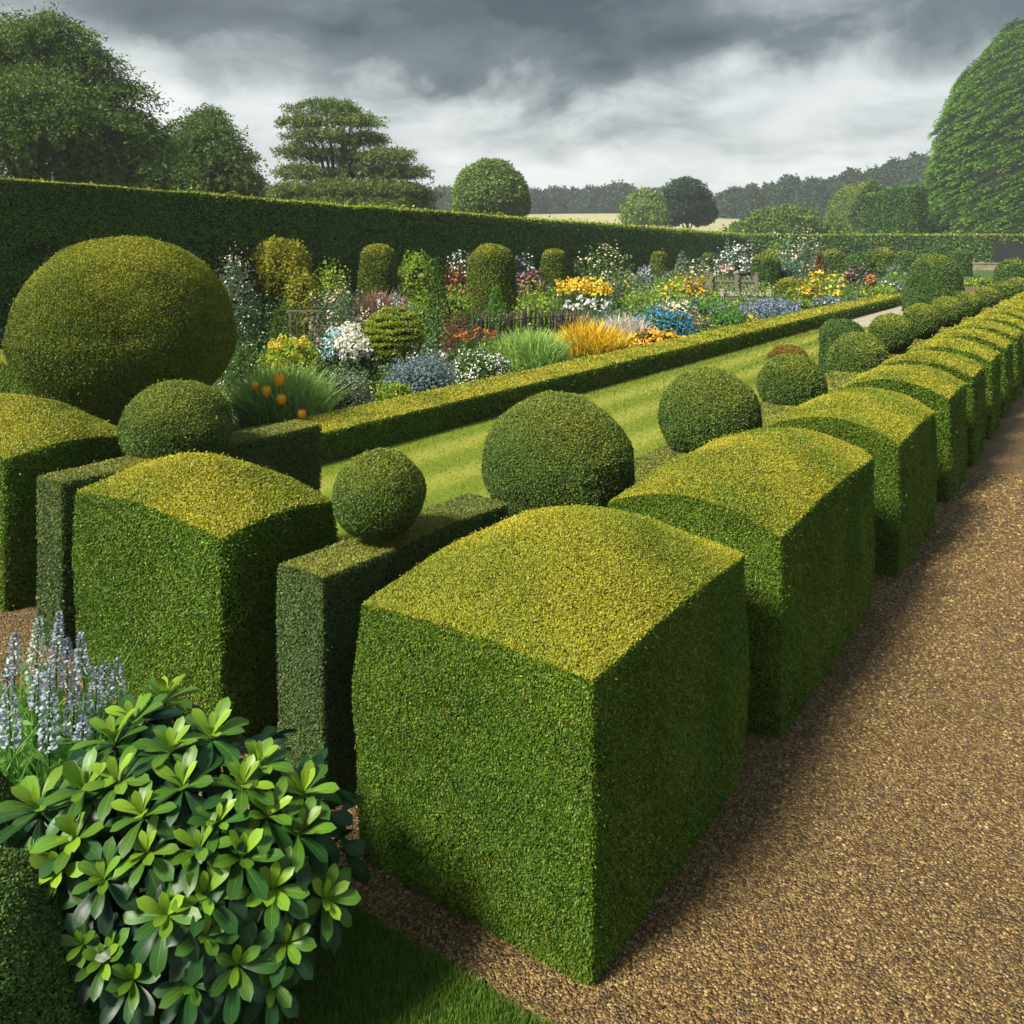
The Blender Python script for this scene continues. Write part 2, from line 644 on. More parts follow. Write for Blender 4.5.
def sheet(name, x0, y0, x1, y1, z, mat, n=2):
    g = Geo()
    g.add([[x0, y0, z], [x1, y0, z], [x1, y1, z], [x0, y1, z]], [[0, 1, 2, 3]])
    return kind(g.build(name, mat), 'structure')


def hill_z(d):
    t = np.clip((d - 122) / 230, 0, 1)
    return 15.2 * t * (.55 + .45 * t) + np.clip((d - 350) / 300, 0, 1) * 5


def terrain():
    ds = np.concatenate([np.linspace(-40, 120, 9), np.linspace(126, 380, 40), np.linspace(400, 640, 9)])
    ls = np.linspace(-440, 440, 45)
    D, Lt = np.meshgrid(ds, ls, indexing='ij')
    D, Lt = D.ravel(), Lt.ravel()
    z = hill_z(D) + np.where(D > 135, lump(np.stack([D, Lt, 0 * D], 1), 170, 2) * .5 * np.clip((D - 135) / 80, 0, 1), 0)
    v = np.stack([Lt * CX - D * SX, Lt * SX + D * CX, z], 1)
    f = grid(len(ds), len(ls))[:, ::-1]
    dep = D[f].mean(1)
    g = Geo()
    g.add(v, f[dep < 123], 0)
    kind(g.build('ground', M_MEADOW), 'structure')
    g = Geo()
    g.add(v, f[dep >= 123], 0, smooth=True)
    kind(g.build('field', M_FIELD), 'structure')


terrain()
sheet('gravel_path', -12, 2.19, 14, 60, .004, M_GRAVEL)
gp = sheet('gravel_path', -1.0, -8, 14, 2.19, .004, M_GRAVEL)
sheet('turf', -14, -8, -1.0, 2.19, .03, M_TURF)
sheet('lawn', -7.2, 3.6, -2.95, 26.5, .008, M_LAWN)
sheet('path', -7.2, 26.5, -2.95, 44, .008, M_PATH)
sheet('flower_bed', -48, 3.9, -7.5, 62, .012, M_SOIL)


def gravel_stones():
    r = np.random.default_rng(5)
    n = 190000
    px = r.uniform(-60, 1150, n)
    py = 1 / r.uniform(1 / 1130, 1 / 560, n) if False else HORIZON + 1 / r.uniform(1 / 900, 1 / 230, n)
    Z = F * EYE / (py - HORIZON)
    l = (px - 512) / F * Z
    P = np.stack([l * CX - Z * SX, l * SX + Z * CX, np.full(n, .004)], 1)
    ok = (P[:, 0] > -1.36) & (P[:, 1] > 1.2) | ((P[:, 1] > 2.19) & (P[:, 1] < 2.52)) & (P[:, 0] < -1.3)
    P = P[ok]
    Z = Z[ok]
    n = len(P)
    base = unit(np.array([[1, 0, 0], [0, 1, 0], [-1, 0, 0], [0, -1, 0], [0, 0, 1], [.6, .6, .6], [-.6, .6, .6], [-.6, -.6, .6], [.6, -.6, .6]]))
    tri = np.array([[0, 1, 5], [1, 2, 6], [2, 3, 7], [3, 0, 8], [5, 1, 6], [6, 2, 7], [7, 3, 8], [8, 0, 5], [4, 5, 6], [4, 6, 7], [4, 7, 8], [4, 8, 5]])
    s = (.0038 + .0012 * np.maximum(Z - 3.5, 0)) * r.lognormal(0, .28, n)
    a = r.uniform(0, 6.28, n)
    st = r.uniform(.7, 1.3, (n, 3)) * np.array([1.15, .9, .7])
    v = base[None] * st[:, None, :] * (1 + r.normal(size=(n, 9, 1)) * .1) * s[:, None, None]
    c, q = np.cos(a)[:, None], np.sin(a)[:, None]
    v = np.stack([v[..., 0] * c - v[..., 1] * q, v[..., 0] * q + v[..., 1] * c, v[..., 2]], -1) + P[:, None]
    f = (tri[None] + (np.arange(n) * 9)[:, None, None]).reshape(-1, 3)
    g = Geo()
    g.add(v, f, 0, np.repeat(r.random(n), len(tri)), 0, False)
    m, nt, out = new_mat('pebble')
    L = nt.links.new
    A = _node(nt, 'ShaderNodeAttribute', attribute_name='rnd')
    rr = _node(nt, 'ShaderNodeValToRGB')
    L(A.outputs['Fac'], rr.inputs[0])
    e = rr.color_ramp.elements
    e[0].position, e[0].color = 0, (.05, .030, .012, 1)
    e[1].position, e[1].color = 1, (.42, .31, .15, 1)
    for p, cc in ((.3, (.088, .051, .014, 1)), (.62, (.175, .110, .032, 1)), (.88, (.28, .185, .060, 1))):
        x = e.new(p)
        x.color = cc
    b = _node(nt, 'ShaderNodeBsdfPrincipled')
    b.inputs['Roughness'].default_value = .5
    L(rr.outputs[0], b.inputs['Base Color'])
    L(b.outputs[0], out.inputs[0])
    o = g.build('gravel', m)
    tag(kind(o, 'stuff'), 'loose tan and brown pea gravel on the walk', 'gravel')


gravel_stones()


def blades(geo, P, h, w, r, lean=.5, mat=0, young_lit=0.0, segs=2):
    """grass blades: narrow strips that bend over"""
    n = len(P)
    a = r.uniform(0, 6.28, n)
    out = np.stack([np.cos(a), np.sin(a), 0 * a], 1)
    side = np.stack([-np.sin(a), np.cos(a), 0 * a], 1)
    b = r.uniform(0, 6.28, n)
    side = unit(side + .7 * np.stack([np.cos(b), np.sin(b), 0 * b], 1))
    hh = (h * r.uniform(.6, 1.2, n))[:, None]
    ln = (r.uniform(.15, 1, n) * lean)[:, None]
    ww = (w * r.uniform(.7, 1.3, n))[:, None]
    rows = []
    for i in range(segs + 1):
        t = i / segs
        c = P + out * hh * ln * t * t + np.array([0, 0, 1.0]) * hh * t * (1 - .25 * ln * t)
        k = ww * .5 * (1 - t) ** .6 if t < 1 else ww * .04
        rows += [c - side * k, c + side * k]
    v = np.stack(rows, 1).reshape(-1, 3)
    m = 2 * (segs + 1)
    base = np.array([[2 * i, 2 * i + 1, 2 * i + 3, 2 * i + 2] for i in range(segs)])
    f = (base[None] + (np.arange(n) * m)[:, None, None]).reshape(-1, 4)
    yg = np.repeat(np.broadcast_to(young_lit, n), segs)
    if segs > 1:
        yg = yg * np.tile(np.linspace(.35, 1, segs), n)
    geo.add(v, f, mat, np.repeat(r.random(n), segs), yg)


def lawn_grass():
    r = np.random.default_rng(9)
    n = 70000
    px, py = r.uniform(60, 560, n), r.uniform(860, 1060, n)
    Z = F * EYE / (py - HORIZON)
    l = (px - 512) / F * Z
    P = np.stack([l * CX - Z * SX, l * SX + Z * CX, np.full(n, .03)], 1)
    P = P[P[:, 1] < 2.19 + .012 * r.normal(size=n)]
    g = Geo()
    blades(g, P, .022, .0045, r, .7, 0, 0, 1)
    o = g.build('grass', leaf_mat('turf_blade', (.045, .11, .012), (.16, .27, .03), None, .5, .3))
    tag(kind(o, 'stuff'), 'short dark green turf at the foot of the glossy shrub', 'grass')


lawn_grass()


def mown_blades():
    r = np.random.default_rng(19)
    n = 75000
    px = r.uniform(290, 880, n)
    py = HORIZON + 1 / r.uniform(1 / 290, 1 / 78, n)
    Z = F * EYE / (py - HORIZON)
    l = (px - 512) / F * Z
    P = np.stack([l * CX - Z * SX, l * SX + Z * CX, np.full(n, .008)], 1)
    ok = (P[:, 0] > -7.1) & (P[:, 0] < -3.3) & (P[:, 1] < 26.4)
    P, Z = P[ok], Z[ok]
    g = Geo()
    st = .5 + .5 * np.sin((P[:, 0] + .10 * lump(P, 1.6, 4)) * 2 * pi / .82)
    blades(g, P, .0022 * Z, .0012 * Z, r, .8, 0, st, 1)
    o = g.build('mown_grass', leaf_mat('mown_blade', (.10, .15, .012), (.20, .25, .03), (.46, .46, .09), .5, .3))
    tag(kind(o, 'stuff'), 'short mown grass of the striped lawn walk', 'grass')


mown_blades()

# ------------------------------------------------------------------ clipped blocks
def clipped_block(name, x0, x1, y0, y1, h, dome, pillow, mat, label, cat, group, seed, leaf, cover=2.6, bulge=.03, n=22, gold=1.0, rough=.012):
    hx, hy = (x1 - x0) / 2, (y1 - y0) / 2
    v, f = box_form(hx, hy, h, dome, pillow, bulge, n, seed, rough)
    off = np.array([(x0 + x1) / 2, (y0 + y1) / 2, 0])
    g = Geo()
    d = np.array([(hx - leaf * .45) / hx, (hy - leaf * .45) / hy, 1 - leaf * .45 / h])
    g.add(v * d, f, 0, .5, 0, True)
    scatter(g, v, f, leaf, cover, seed, 1, .6, golden_lit_tips(gold), offset=off)
    o = g.build(name, [M_CORE, mat])
    o.location = off
    return tag(o, label, cat, group)


ORD = ['first', 'second', 'third', 'fourth', 'fifth', 'sixth', 'seventh', 'eighth', 'ninth', 'tenth', 'eleventh', 'twelfth',
       'thirteenth', 'fourteenth', 'fifteenth', 'sixteenth', 'seventeenth', 'eighteenth', 'nineteenth', 'twentieth']
XR = -1.34
GB = 'clipped blocks lining the gravel path'
spans = [(2.385, 3.79), (4.12, 6.06), (6.62, 8.16), (8.84, 9.95), (10.42, 11.42)]
y = 12.0
while y < 33:
    spans.append((y, y + .94))
    y += 1.62
for i, (a, b) in enumerate(spans):
    Z = a * CX + 1.9 * SX
    leaf = max(.0095, (.0027 if i < 2 else .0022) * Z)
    if i == 0:
        lab, dome, pil = 'big clipped block with domed golden top at the corner of the path', (.03, .03), .185
    elif i == 1:
        lab, dome, pil = 'long domed block beside the path, just behind the corner block', (.125, .04), .06
    else:
        lab, dome, pil = ORD[i] + ' domed block along the gravel path, counting from the corner block', (.14, .03), .02
    xl = XR - (1.10, .95, .92)[min(i, 2)]
    clipped_block('topiary_block', xl, XR + (-.03, .012, .055)[min(i, 2)], a, b, (1.0, .985, .965)[min(i, 2)], dome, pil, M_BOX, lab, 'topiary', GB, 20 + i, leaf,
                  3.0 if i < 3 else 2.5, .016, 26 if i < 3 else 16, 1.0)

GL = 'clipped blocks of the short row beyond the shrub'
clipped_block('topiary_block', -4.73, -3.43, 2.50, 3.24, 1.02, (.05, .04), .13, M_BOX,
              'square golden topped block standing behind the pale flower spikes', 'topiary', GL, 61, .0125, 2.6, .028, 24)
clipped_block('topiary_block', -7.6, -5.9, 2.66, 3.55, 1.0, (.07, .05), .14, M_BOX,
              'golden topped block in front of the giant ball, cut by the edge', 'topiary', GL, 62, .0145, 2.6, .028, 24)

# low hedges that carry the balls
def hedge_run(name, x0, x1, y0, y1, h, mat, label, seed, leaf, cover=2.4, gold=.85, group=None, cat='hedge'):
    v, f = box_form((x1 - x0) / 2, (y1 - y0) / 2, h, (.012, .0), 0, .01, 2, seed, 0)
    # finer strips along the run
    nx, ny, nz = 5, max(6, int((y1 - y0) / .5)), 6
    hx, hy = (x1 - x0) / 2, (y1 - y0) / 2
    xs, ys, zs = np.linspace(-hx, hx, nx), np.linspace(-hy, hy, ny), np.linspace(0, h, nz)
    vs, fs, k = [], [], 0

    def face(A, B, fn, flip):
        nonlocal k
        U, V = np.meshgrid(A, B, indexing='ij')
        vv = fn(U.ravel(), V.ravel())
        q = grid(len(A), len(B))
        vs.append(vv)
        fs.append((q[:, ::-1] if flip else q) + k)
        k += len(vv)
    face(xs, ys, lambda a, b: np.stack([a, b, 0 * a + h], 1), False)
    face(ys, zs, lambda a, b: np.stack([0 * a + hx, a, b], 1), False)
    face(ys, zs, lambda a, b: np.stack([0 * a - hx, a, b], 1), True)
    face(xs, zs, lambda a, b: np.stack([a, 0 * a - hy, b], 1), False)
    face(xs, zs, lambda a, b: np.stack([a, 0 * a + hy, b], 1), True)
    v, f = np.concatenate(vs), np.concatenate(fs)
    off = np.array([(x0 + x1) / 2, (y0 + y1) / 2, 0])
    v = v + unit(v * np.array([1, .02, 1]) - np.array([0, 0, h * .5])) * (lump(v + off, .8, seed) * .012)[:, None] * (v[:, 2:3] > .01)
    g = Geo()
    g.add(v * np.array([1 - leaf * .45 / hx, 1 - leaf * .45 / hy, 1 - leaf * .45 / h]), f, 0, .5, 0, True)
    return g, v, f, off


def finish_run(g, v, f, off, name, mat, label, seed, zones, cover, gold, group=None, cat='hedge'):
    """leaves sized by distance: zones = [(y_from, y_to, leaf)]"""
    c = v[f].mean(1) + off
    for i, (a, b, leaf) in enumerate(zones):
        sel = (c[:, 1] >= a) & (c[:, 1] < b)
        if sel.any():
            scatter(g, v, f[sel], leaf, cover, seed * 7 + i, 1, .6, golden_lit_tips(gold), offset=off)
    o = g.build(name, [M_CORE, mat])
    o.location = off
    return tag(o, label, cat, group)


def run(name, x0, x1, y0, y1, h, mat, label, seed, cover=2.4, gold=.85):
    Z0 = y0 * CX - (x0 + x1) / 2 * SX
    parts = hedge_run(name, x0, x1, y0, y1, h, mat, label, seed, max(.016, .0042 * Z0))
    zs, yy = [], y0 - .1
    while yy < y1:
        Z = max(yy * CX - (x0 + x1) / 2 * SX, 2.5)
        nxt = yy + max(2.0, Z * .35)
        zs.append((yy, nxt, max(.0098, .0024 * (Z + .1 * Z))))
        yy = nxt
    return finish_run(*parts, name, mat, label, seed, zs, cover, gold)


run('low_hedge', -3.02, -2.74, 2.50, 3.85, .99, M_STUB, 'narrow grey-green hedge squeezed beside the corner block', 71)
run('low_hedge', -3.36, -2.84, 3.86, 34, .58, M_STUB, 'long low hedge under the row of clipped balls beside the lawn', 72, 2.2, .75)
run('low_hedge', -5.35, -5.06, 2.60, 4.6, 1.0, M_STUB, 'narrow hedge squeezed between the two left golden blocks', 73)
run('edging_hedge', -7.92, -7.10, 5.75, 37, .345, M_BOX, 'long flat topped edging hedge between lawn and flower border', 74, 2.4, 1.15)
run('edging_hedge', -8.3, -6.93, 5.38, 5.74, .335, M_BOX, 'short end piece of edging hedge across the border corner', 75, 2.4, 1.1)
run('low_hedge', -14.5, -8.2, 5.2, 5.8, .9, M_BOX, 'low gold topped hedge left of the giant ball', 76, 2.4, 1.1)

# ------------------------------------------------------------------ clipped balls
def ball(name, px, py, rpx, X, mat, label, group, seed, squash=1.0, cat='topiary', Z=None, gold=.55, leaf_k=.0023, cover=2.6):
    if Z is None:
        Z, _ = on_line(px, X)
    p = at(px, Z)
    r = rpx * Z / F
    zc = top_h(py, Z)
    v, f = lathe_form(ball_profile(r, n=20, squash=squash, low=-1.25), 36, seed, .014 * min(r * 2.5, 1.5), .45 * max(r * 2, .6))
    off = np.array([p[0], p[1], zc])
    leaf = max(.010, leaf_k * Z)
    g = Geo()
    g.add(v * (1 - leaf * .4 / r), f, 0, .5, 0, True)
    scatter(g, v, f, leaf, cover, seed, 1, .6, golden_lit_tips(gold), offset=off)
    o = g.build(name, [M_CORE, mat])
    o.location = off
    return tag(o, label, cat, group)


GBALL = 'clipped balls growing out of the low hedges'
ball('topiary_ball', 379, 494, 44.5, -2.88, M_BALL, 'small dark clipped ball on the narrow hedge beside the corner block', GBALL, 81, .95)
ball('topiary_ball', 558, 467, 75, -2.92, M_BALL, 'largest ball of the row, directly behind the corner block', GBALL, 82, .98)
ball('topiary_ball', 709, 417, 49.5, -3.0, M_BALL, 'round clipped ball between the second and third path blocks', GBALL, 83, .96)
ball('topiary_ball', 792, 386, 32, -3.1, M_BALL, 'clipped ball in front of a low reddish dome on the lawn', GBALL, 84, .97)
ball('topiary_ball', 858, 361, 29, -3.1, M_BALL, 'clipped ball just in front of the upright rounded column', GBALL, 85, .95)
ball('topiary_ball', 177, 428, 52, -5.32, M_BALL, 'round ball on the narrow hedge between the left golden blocks', GBALL, 86, .9)
for i, (px, py, r_) in enumerate([(891, 333, 20), (921, 321, 17.5), (946, 312, 15), (967, 304.5, 13), (986, 298, 11.5), (1003, 292, 10.5), (1018, 287, 9.5)]):
    ball('topiary_ball', px, py, r_, -3.1, M_BALL, ORD[i + 5] + ' ball along the low hedge beside the lawn, counting from the corner',
         GBALL, 90 + i, .95, cover=2.8, gold=.8, leaf_k=.0020)

# giant ball at the corner of the border
Zb = 9.6
pb = at(127, Zb)
prof = []
for t in np.linspace(0, 1, 30):
    ang = -1.2 + t * (pi / 2 + 1.2)
    prof.append((max(1.15 * cos(ang) * (1.0 if ang > 0 else (1 - .10 * (-ang) ** 2 + .02)), .003), 1.02 * (1 + .05 * (ang > 0)) * sin(ang)))
vb, fb = lathe_form(prof, 56, 5, .022, .9)
gb = Geo()
gb.add(vb * .985, fb, 0, .5, 0, True)
offb = np.array([pb[0], pb[1], top_h(333, Zb)])
scatter(gb, vb, fb, .019, 2.6, 5, 1, .6, golden_lit_tips(.75), offset=offb)
ob = gb.build('topiary_ball', [M_CORE, M_YEW])
ob.location = offb
tag(ob, 'giant clipped ball at the corner of the flower border', 'topiary')


def dome(px, Z, wpx, top, mat, label, seed, taper=.82, flat=.5, gold=.7, base=0.0, group='clipped domes standing in the flower border', name='topiary_dome', cover=2.4):
    p = at(px, Z)
    R = wpx * Z / F / 2
    h = top_h(top, Z) - base
    pr = []
    for t in np.linspace(0, 1, 12):
        pr.append((R * (.97 + .03 * sin(pi * t)) * (1 - (1 - taper) * t), h * (1 - flat * R / h) * t if h > flat * R else h * .4 * t))
    r1, z1 = pr[-1]
    for a in np.linspace(.12, pi / 2, 12):
        pr.append((max(r1 * cos(a) ** .88, .003), z1 + (h - z1) * sin(a)))
    v, f = lathe_form(pr, 40, seed, .02, .8)
    leaf = max(.012, .0021 * Z)
    off = np.array([p[0], p[1], base])
    g = Geo()
    g.add(v * np.array([.985, .985, .99]), f, 0, .5, 0, True)
    scatter(g, v, f, leaf, cover, seed, 1, .6, golden_lit_tips(gold), offset=off)
    o = g.build(name, [M_CORE, mat])
    o.location = off
    return tag(o, label, 'topiary', group)


dome(378, 25.0, 48, 245, M_YEW, 'golden clipped dome rising out of pinkish grasses', 101, .72, .55)
dome(491.5, 26.5, 51, 245, M_YEW, 'tall dark sided clipped dome behind the stake fence', 102, .9, .75, .6)
dome(553.5, 38.5, 28, 250, M_YEW, 'small golden dome left of the white flowered shrub', 103, .82, .5)
dome(659, 55, 21, 252, M_YEW, 'small golden dome right of the dark yew column', 104, .7, .35)
dome(709.5, 62, 16, 253, M_DARKBOX, 'small dark egg shaped topiary near the far end of the tall hedge', 105, .95, .9, .3)
dome(766, 44, 27.5, 255, M_DARKBOX, 'dark green drum shaped topiary with gold cap by the picket fence', 106, .98, .55, .7)
dome(789, 36, 30, 278, M_YEW, 'low golden cushion of clipped yew near the white rail', 107, .9, 1.0, .8)
dome(831.5, 58, 23, 250, M_DARKBOX, 'mushroom shaped topiary with gilded cap behind the orange flowers', 108, .95, .7, .9)
dome(883, 75, 22, 248.5, M_YEW, 'far golden ball in front of the back hedge', 109, .95, .9, .6)
dome(905, 62, 21, 252, M_DARKBOX, 'far bulging column left of the largest dome', 110, .92, .9, .5)
dome(934.5, 30.8, 59, 254.5, M_DARKBOX, 'largest green dome at the end of the lawn', 111, .86, 1.0, .5)
dome(962, 66, 17, 250, M_DARKBOX, 'slim far column showing right of the largest dome', 112, .95, .6, .6)
dome(1014, 40, 40, 259.5, M_DARKBOX, 'broad green dome at the right end of the ball row', 113, .85, .8, .5)
dome(842, 16.2, 44, 320, M_DARKBOX, 'upright rounded column standing on the lawn behind the balls', 114, .97, .7, .35)
dome(788, 14.0, 46, 345, M_RUSSET, 'low reddish golden dome on the lawn behind a ball', 115, .92, .8, .8)
dome(6, 12.6, 40, 330, M_DEEP, 'dark rounded topiary half hidden behind the giant ball', 116, .95, .7, .2)
# ------------------------------------------------------------------ tall hedges round the garden
def wall_hedge(p0, p1, h, th, label, seed, zones, mat, gold, cover=2.2):
    """a high clipped hedge from p0 to p1 (its garden face), thickness th behind it; zones = [(t0, t1, leaf)]"""
    d = p1[:2] - p0[:2]
    Ln = np.linalg.norm(d)
    d = d / Ln
    nrm = np.array([d[1], -d[0]])
    if nrm @ (-p0[:2]) < 0:
        nrm = -nrm
    g = Geo()
    n = int(Ln / 1.2) + 2
    t, zz, q = np.linspace(0, 1, n), np.linspace(0, h, 8), np.linspace(0, 1, 4)
    vs, fs, k = [], [], 0
    for kk in range(3):
        if kk == 0:
            A, B = np.meshgrid(t, zz, indexing='ij')
            off, z = 0 * A.ravel(), B.ravel()
        elif kk == 1:
            A, B = np.meshgrid(t, q, indexing='ij')
            off, z = B.ravel() * th, 0 * B.ravel() + h
        else:
            A, B = np.meshgrid(t, zz, indexing='ij')
            off, z = 0 * A.ravel() + th, B.ravel()
        xy = p0[None, :2] + d[None] * (A.ravel() * Ln)[:, None] - nrm[None] * off[:, None]
        v = np.concatenate([xy, z[:, None]], 1)
        v = v + (lump(v, 3.5, seed) * .07)[:, None] * np.array([nrm[0], nrm[1], .35]) * (z > .1)[:, None]
        f = grid(n, v.shape[0] // n)
        nn, _ = face_normals(v, f)
        want = np.array([[nrm[0], nrm[1], 0], [0, 0, 1], [-nrm[0], -nrm[1], 0]][kk])
        f = np.where((nn @ want)[:, None] > 0, f, f[:, ::-1])
        vs.append(v)
        fs.append(f + k)
        k += len(v)
    v, f = np.concatenate(vs), np.concatenate(fs)
    g.add(v, f, 0, .5, 0, True)
    tt = ((v[f].mean(1)[:, :2] - p0[None, :2]) @ d) / Ln
    top = v[f].mean(1)[:, 2] > h - .15
    for i, (a, b, leaf) in enumerate(zones):
        sel = (tt >= a) & (tt < b)
        scatter(g, v, f[sel & ~top], leaf, cover, seed * 9 + i, 1, .5, golden_lit_tips(.35))
        scatter(g, v, f[sel & top], leaf, cover, seed * 9 + i + 50, 1, .5, golden_lit_tips(gold), up=(.5, .98))
    o = g.build('tall_hedge', [M_CORE, mat])
    return tag(o, label, 'hedge')


HT = 3.6
P0, P1 = at(0, 15.9), at(745, 114)
P00 = P0 + (P0 - P1) * .10
zon, zlist = [], [0, .13, .2, .3, .42, .58, .78, 1.01]
for a, b in zip(zlist[:-1], zlist[1:]):
    q = P00 + (P1 - P00) * (a * .4 + b * .6)
    zz = -q[0] * SX + q[1] * CX
    zon.append((a, b, max(.05, .0032 * zz)))
wall_hedge(P00, P1, HT, 1.5, 'long tall dark hedge with golden top edge closing the garden on the left', 131, zon, M_TALL, 1.25)
PB = at(1110, 114)
P1b = at(742, 114.8)
wall_hedge(P1b, PB, HT, 1.5, 'tall clipped hedge across the far end of the garden with a dark gate', 132, [(0, 1.01, .36)], M_TALL, .9)


def gate():
    Z = 113.3
    a, b = at(995, Z), at(1032, Z)
    d = unit((b - a)[:2])
    rot = math.atan2(d[1], d[0])
    c = (a + b) / 2
    w = np.linalg.norm(b - a)
    t = thing('garden_gate', 'dark boarded double gate set in the far hedge', 'gate', (c[0], c[1], 0))
    t.rotation_euler = (0, 0, rot)
    m = noise_mat('dark_gate_wood', [(.012, .014, .014), (.035, .038, .036)], 4, .8, .3, 20, stretch=(6, 6, .6))
    n = 12
    for s in (-1, 1):
        g = Geo()
        for i in range(n // 2):
            boxg(g, (s * (i + .5) * (w - .5) / n, 0, 1.32), ((w - .5) / n - .035, .08, 2.5))
        g.build('gate_leaf', m, t)
    g = Geo()
    for s in (-1, 1):
        boxg(g, (s * (w / 2 - .1), 0, 1.4), (.2, .2, 2.8))
    boxg(g, (0, 0, 2.85), (w + .1, .24, .18))
    g.build('gate_frame', m, t)


gate()

# dark yew column against the tall hedge
v, f = box_form(.62, .5, top_h(239, 62), (.02, .02), 0, .02, 14, 7, .03)
p = at(630.5, 62)
g = Geo()
g.add(v * np.array([.95, .95, .99]), f, 0, .5, 0, True)
scatter(g, v, f, .17, 2.2, 7, 1, .5, golden_lit_tips(.2), offset=p)
o = g.build('yew_column', [M_CORE, M_DEEP])
o.location = p
tag(o, 'nearly black square cut yew column standing against the tall hedge', 'topiary')


def low_wall():
    Z = 82
    a, b = at(966, Z), at(1001, Z)
    g = Geo()
    w = np.linalg.norm(b - a)
    for i in range(7):
        boxg(g, (-w / 2 + (i + .5) * w / 7, 0, .3), (w / 7 - .02, .4, .6), 0, 0, .2 + .1 * (i % 4))
    boxg(g, (0, 0, .66), (w + .1, .5, .12), 0)
    o = g.build('stone_wall', noise_mat('pale_stone', [(.20, .18, .11), (.34, .31, .2)], 2, .9, .4, 15))
    o.location = (a + b) / 2
    d = (b - a)[:2]
    o.rotation_euler = (0, 0, math.atan2(d[1], d[0]))
    tag(o, 'low pale stone wall beyond the largest green dome', 'wall')


low_wall()

# ------------------------------------------------------------------ trees
def blob_sprays(geo, C, R, n, L, r, seed, tip, reach, fall):
    """one bough as drooping sprays of leaves"""
    kk = 22
    m = max(6, n // kk)
    d = unit(r.normal(size=(m, 3)))
    d[:, 2] = np.where(d[:, 2] < 0, d[:, 2] * .6, d[:, 2])
    rad = r.uniform(.35, 1.0, m) ** .5 * (1 + .22 * lump(d * 2 + seed, 1.1, seed))
    T = C + d * R * rad[:, None]
    D = unit(d * np.array([1, 1, .35]) + r.normal(size=(m, 3)) * .25 + np.array([0, 0, -fall]))
    sq = r.random((m, kk))
    ln = (reach * r.uniform(.6, 1.3, m))[:, None]
    P = T[:, None] + D[:, None] * ((sq - .6) * ln)[..., None] + r.normal(size=(m, kk, 3)) * (L * .8 * np.array([1, 1, .45]) * (1.25 - sq[..., None]))
    P[..., 2] -= sq ** 2 * reach * .22
    N = np.repeat(D[:, None], kk, 1) + r.normal(size=(m, kk, 3)) * .5
    P, N, q = P.reshape(-1, 3), unit(N.reshape(-1, 3)), sq.ravel()
    v, f = leaf_quads(P, N, L, L * .36, r, (.5, .98))
    up = np.repeat(np.clip(d[:, 2] * .6 + .5, 0, 1), kk)  # upper sides of boughs yellower: sunlight put into the leaf colour
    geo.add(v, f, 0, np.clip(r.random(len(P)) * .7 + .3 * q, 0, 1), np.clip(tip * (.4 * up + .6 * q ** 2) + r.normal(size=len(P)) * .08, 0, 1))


def blob_leaves(geo, C, R, n, L, r, mat=0, aspect=.5, droop=0.0, shell=(.72, 1.03), lumps=.12, seed=0, sun_tip=0.0, squash_under=.55):
    """leaf clumps in the outer layer of one ellipsoidal bough"""
    d = unit(r.normal(size=(n, 3)))
    d[:, 2] = np.where(d[:, 2] < 0, d[:, 2] * squash_under, d[:, 2])
    rad = r.uniform(*shell, n) ** .8 * (1 + lumps * lump(d * 2 + seed, 1.1, seed))
    P = C + d * R * rad[:, None]
    N = unit(d / R * np.min(R))
    if droop:
        N = unit(N * np.array([1, 1, .5]) + np.array([0, 0, -droop]))
    v, f = leaf_quads(P, N, L, L * aspect, r, (.05, .95) if not droop else (.4, .98))
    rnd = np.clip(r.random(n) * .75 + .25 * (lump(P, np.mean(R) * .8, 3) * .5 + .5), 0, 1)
    geo.add(v, f, mat, rnd, np.clip(sun_tip * (.5 + .5 * d[:, 2]) + r.normal(size=n) * .1, 0, 1))  # sunlit top of the bough carried by leaf colour


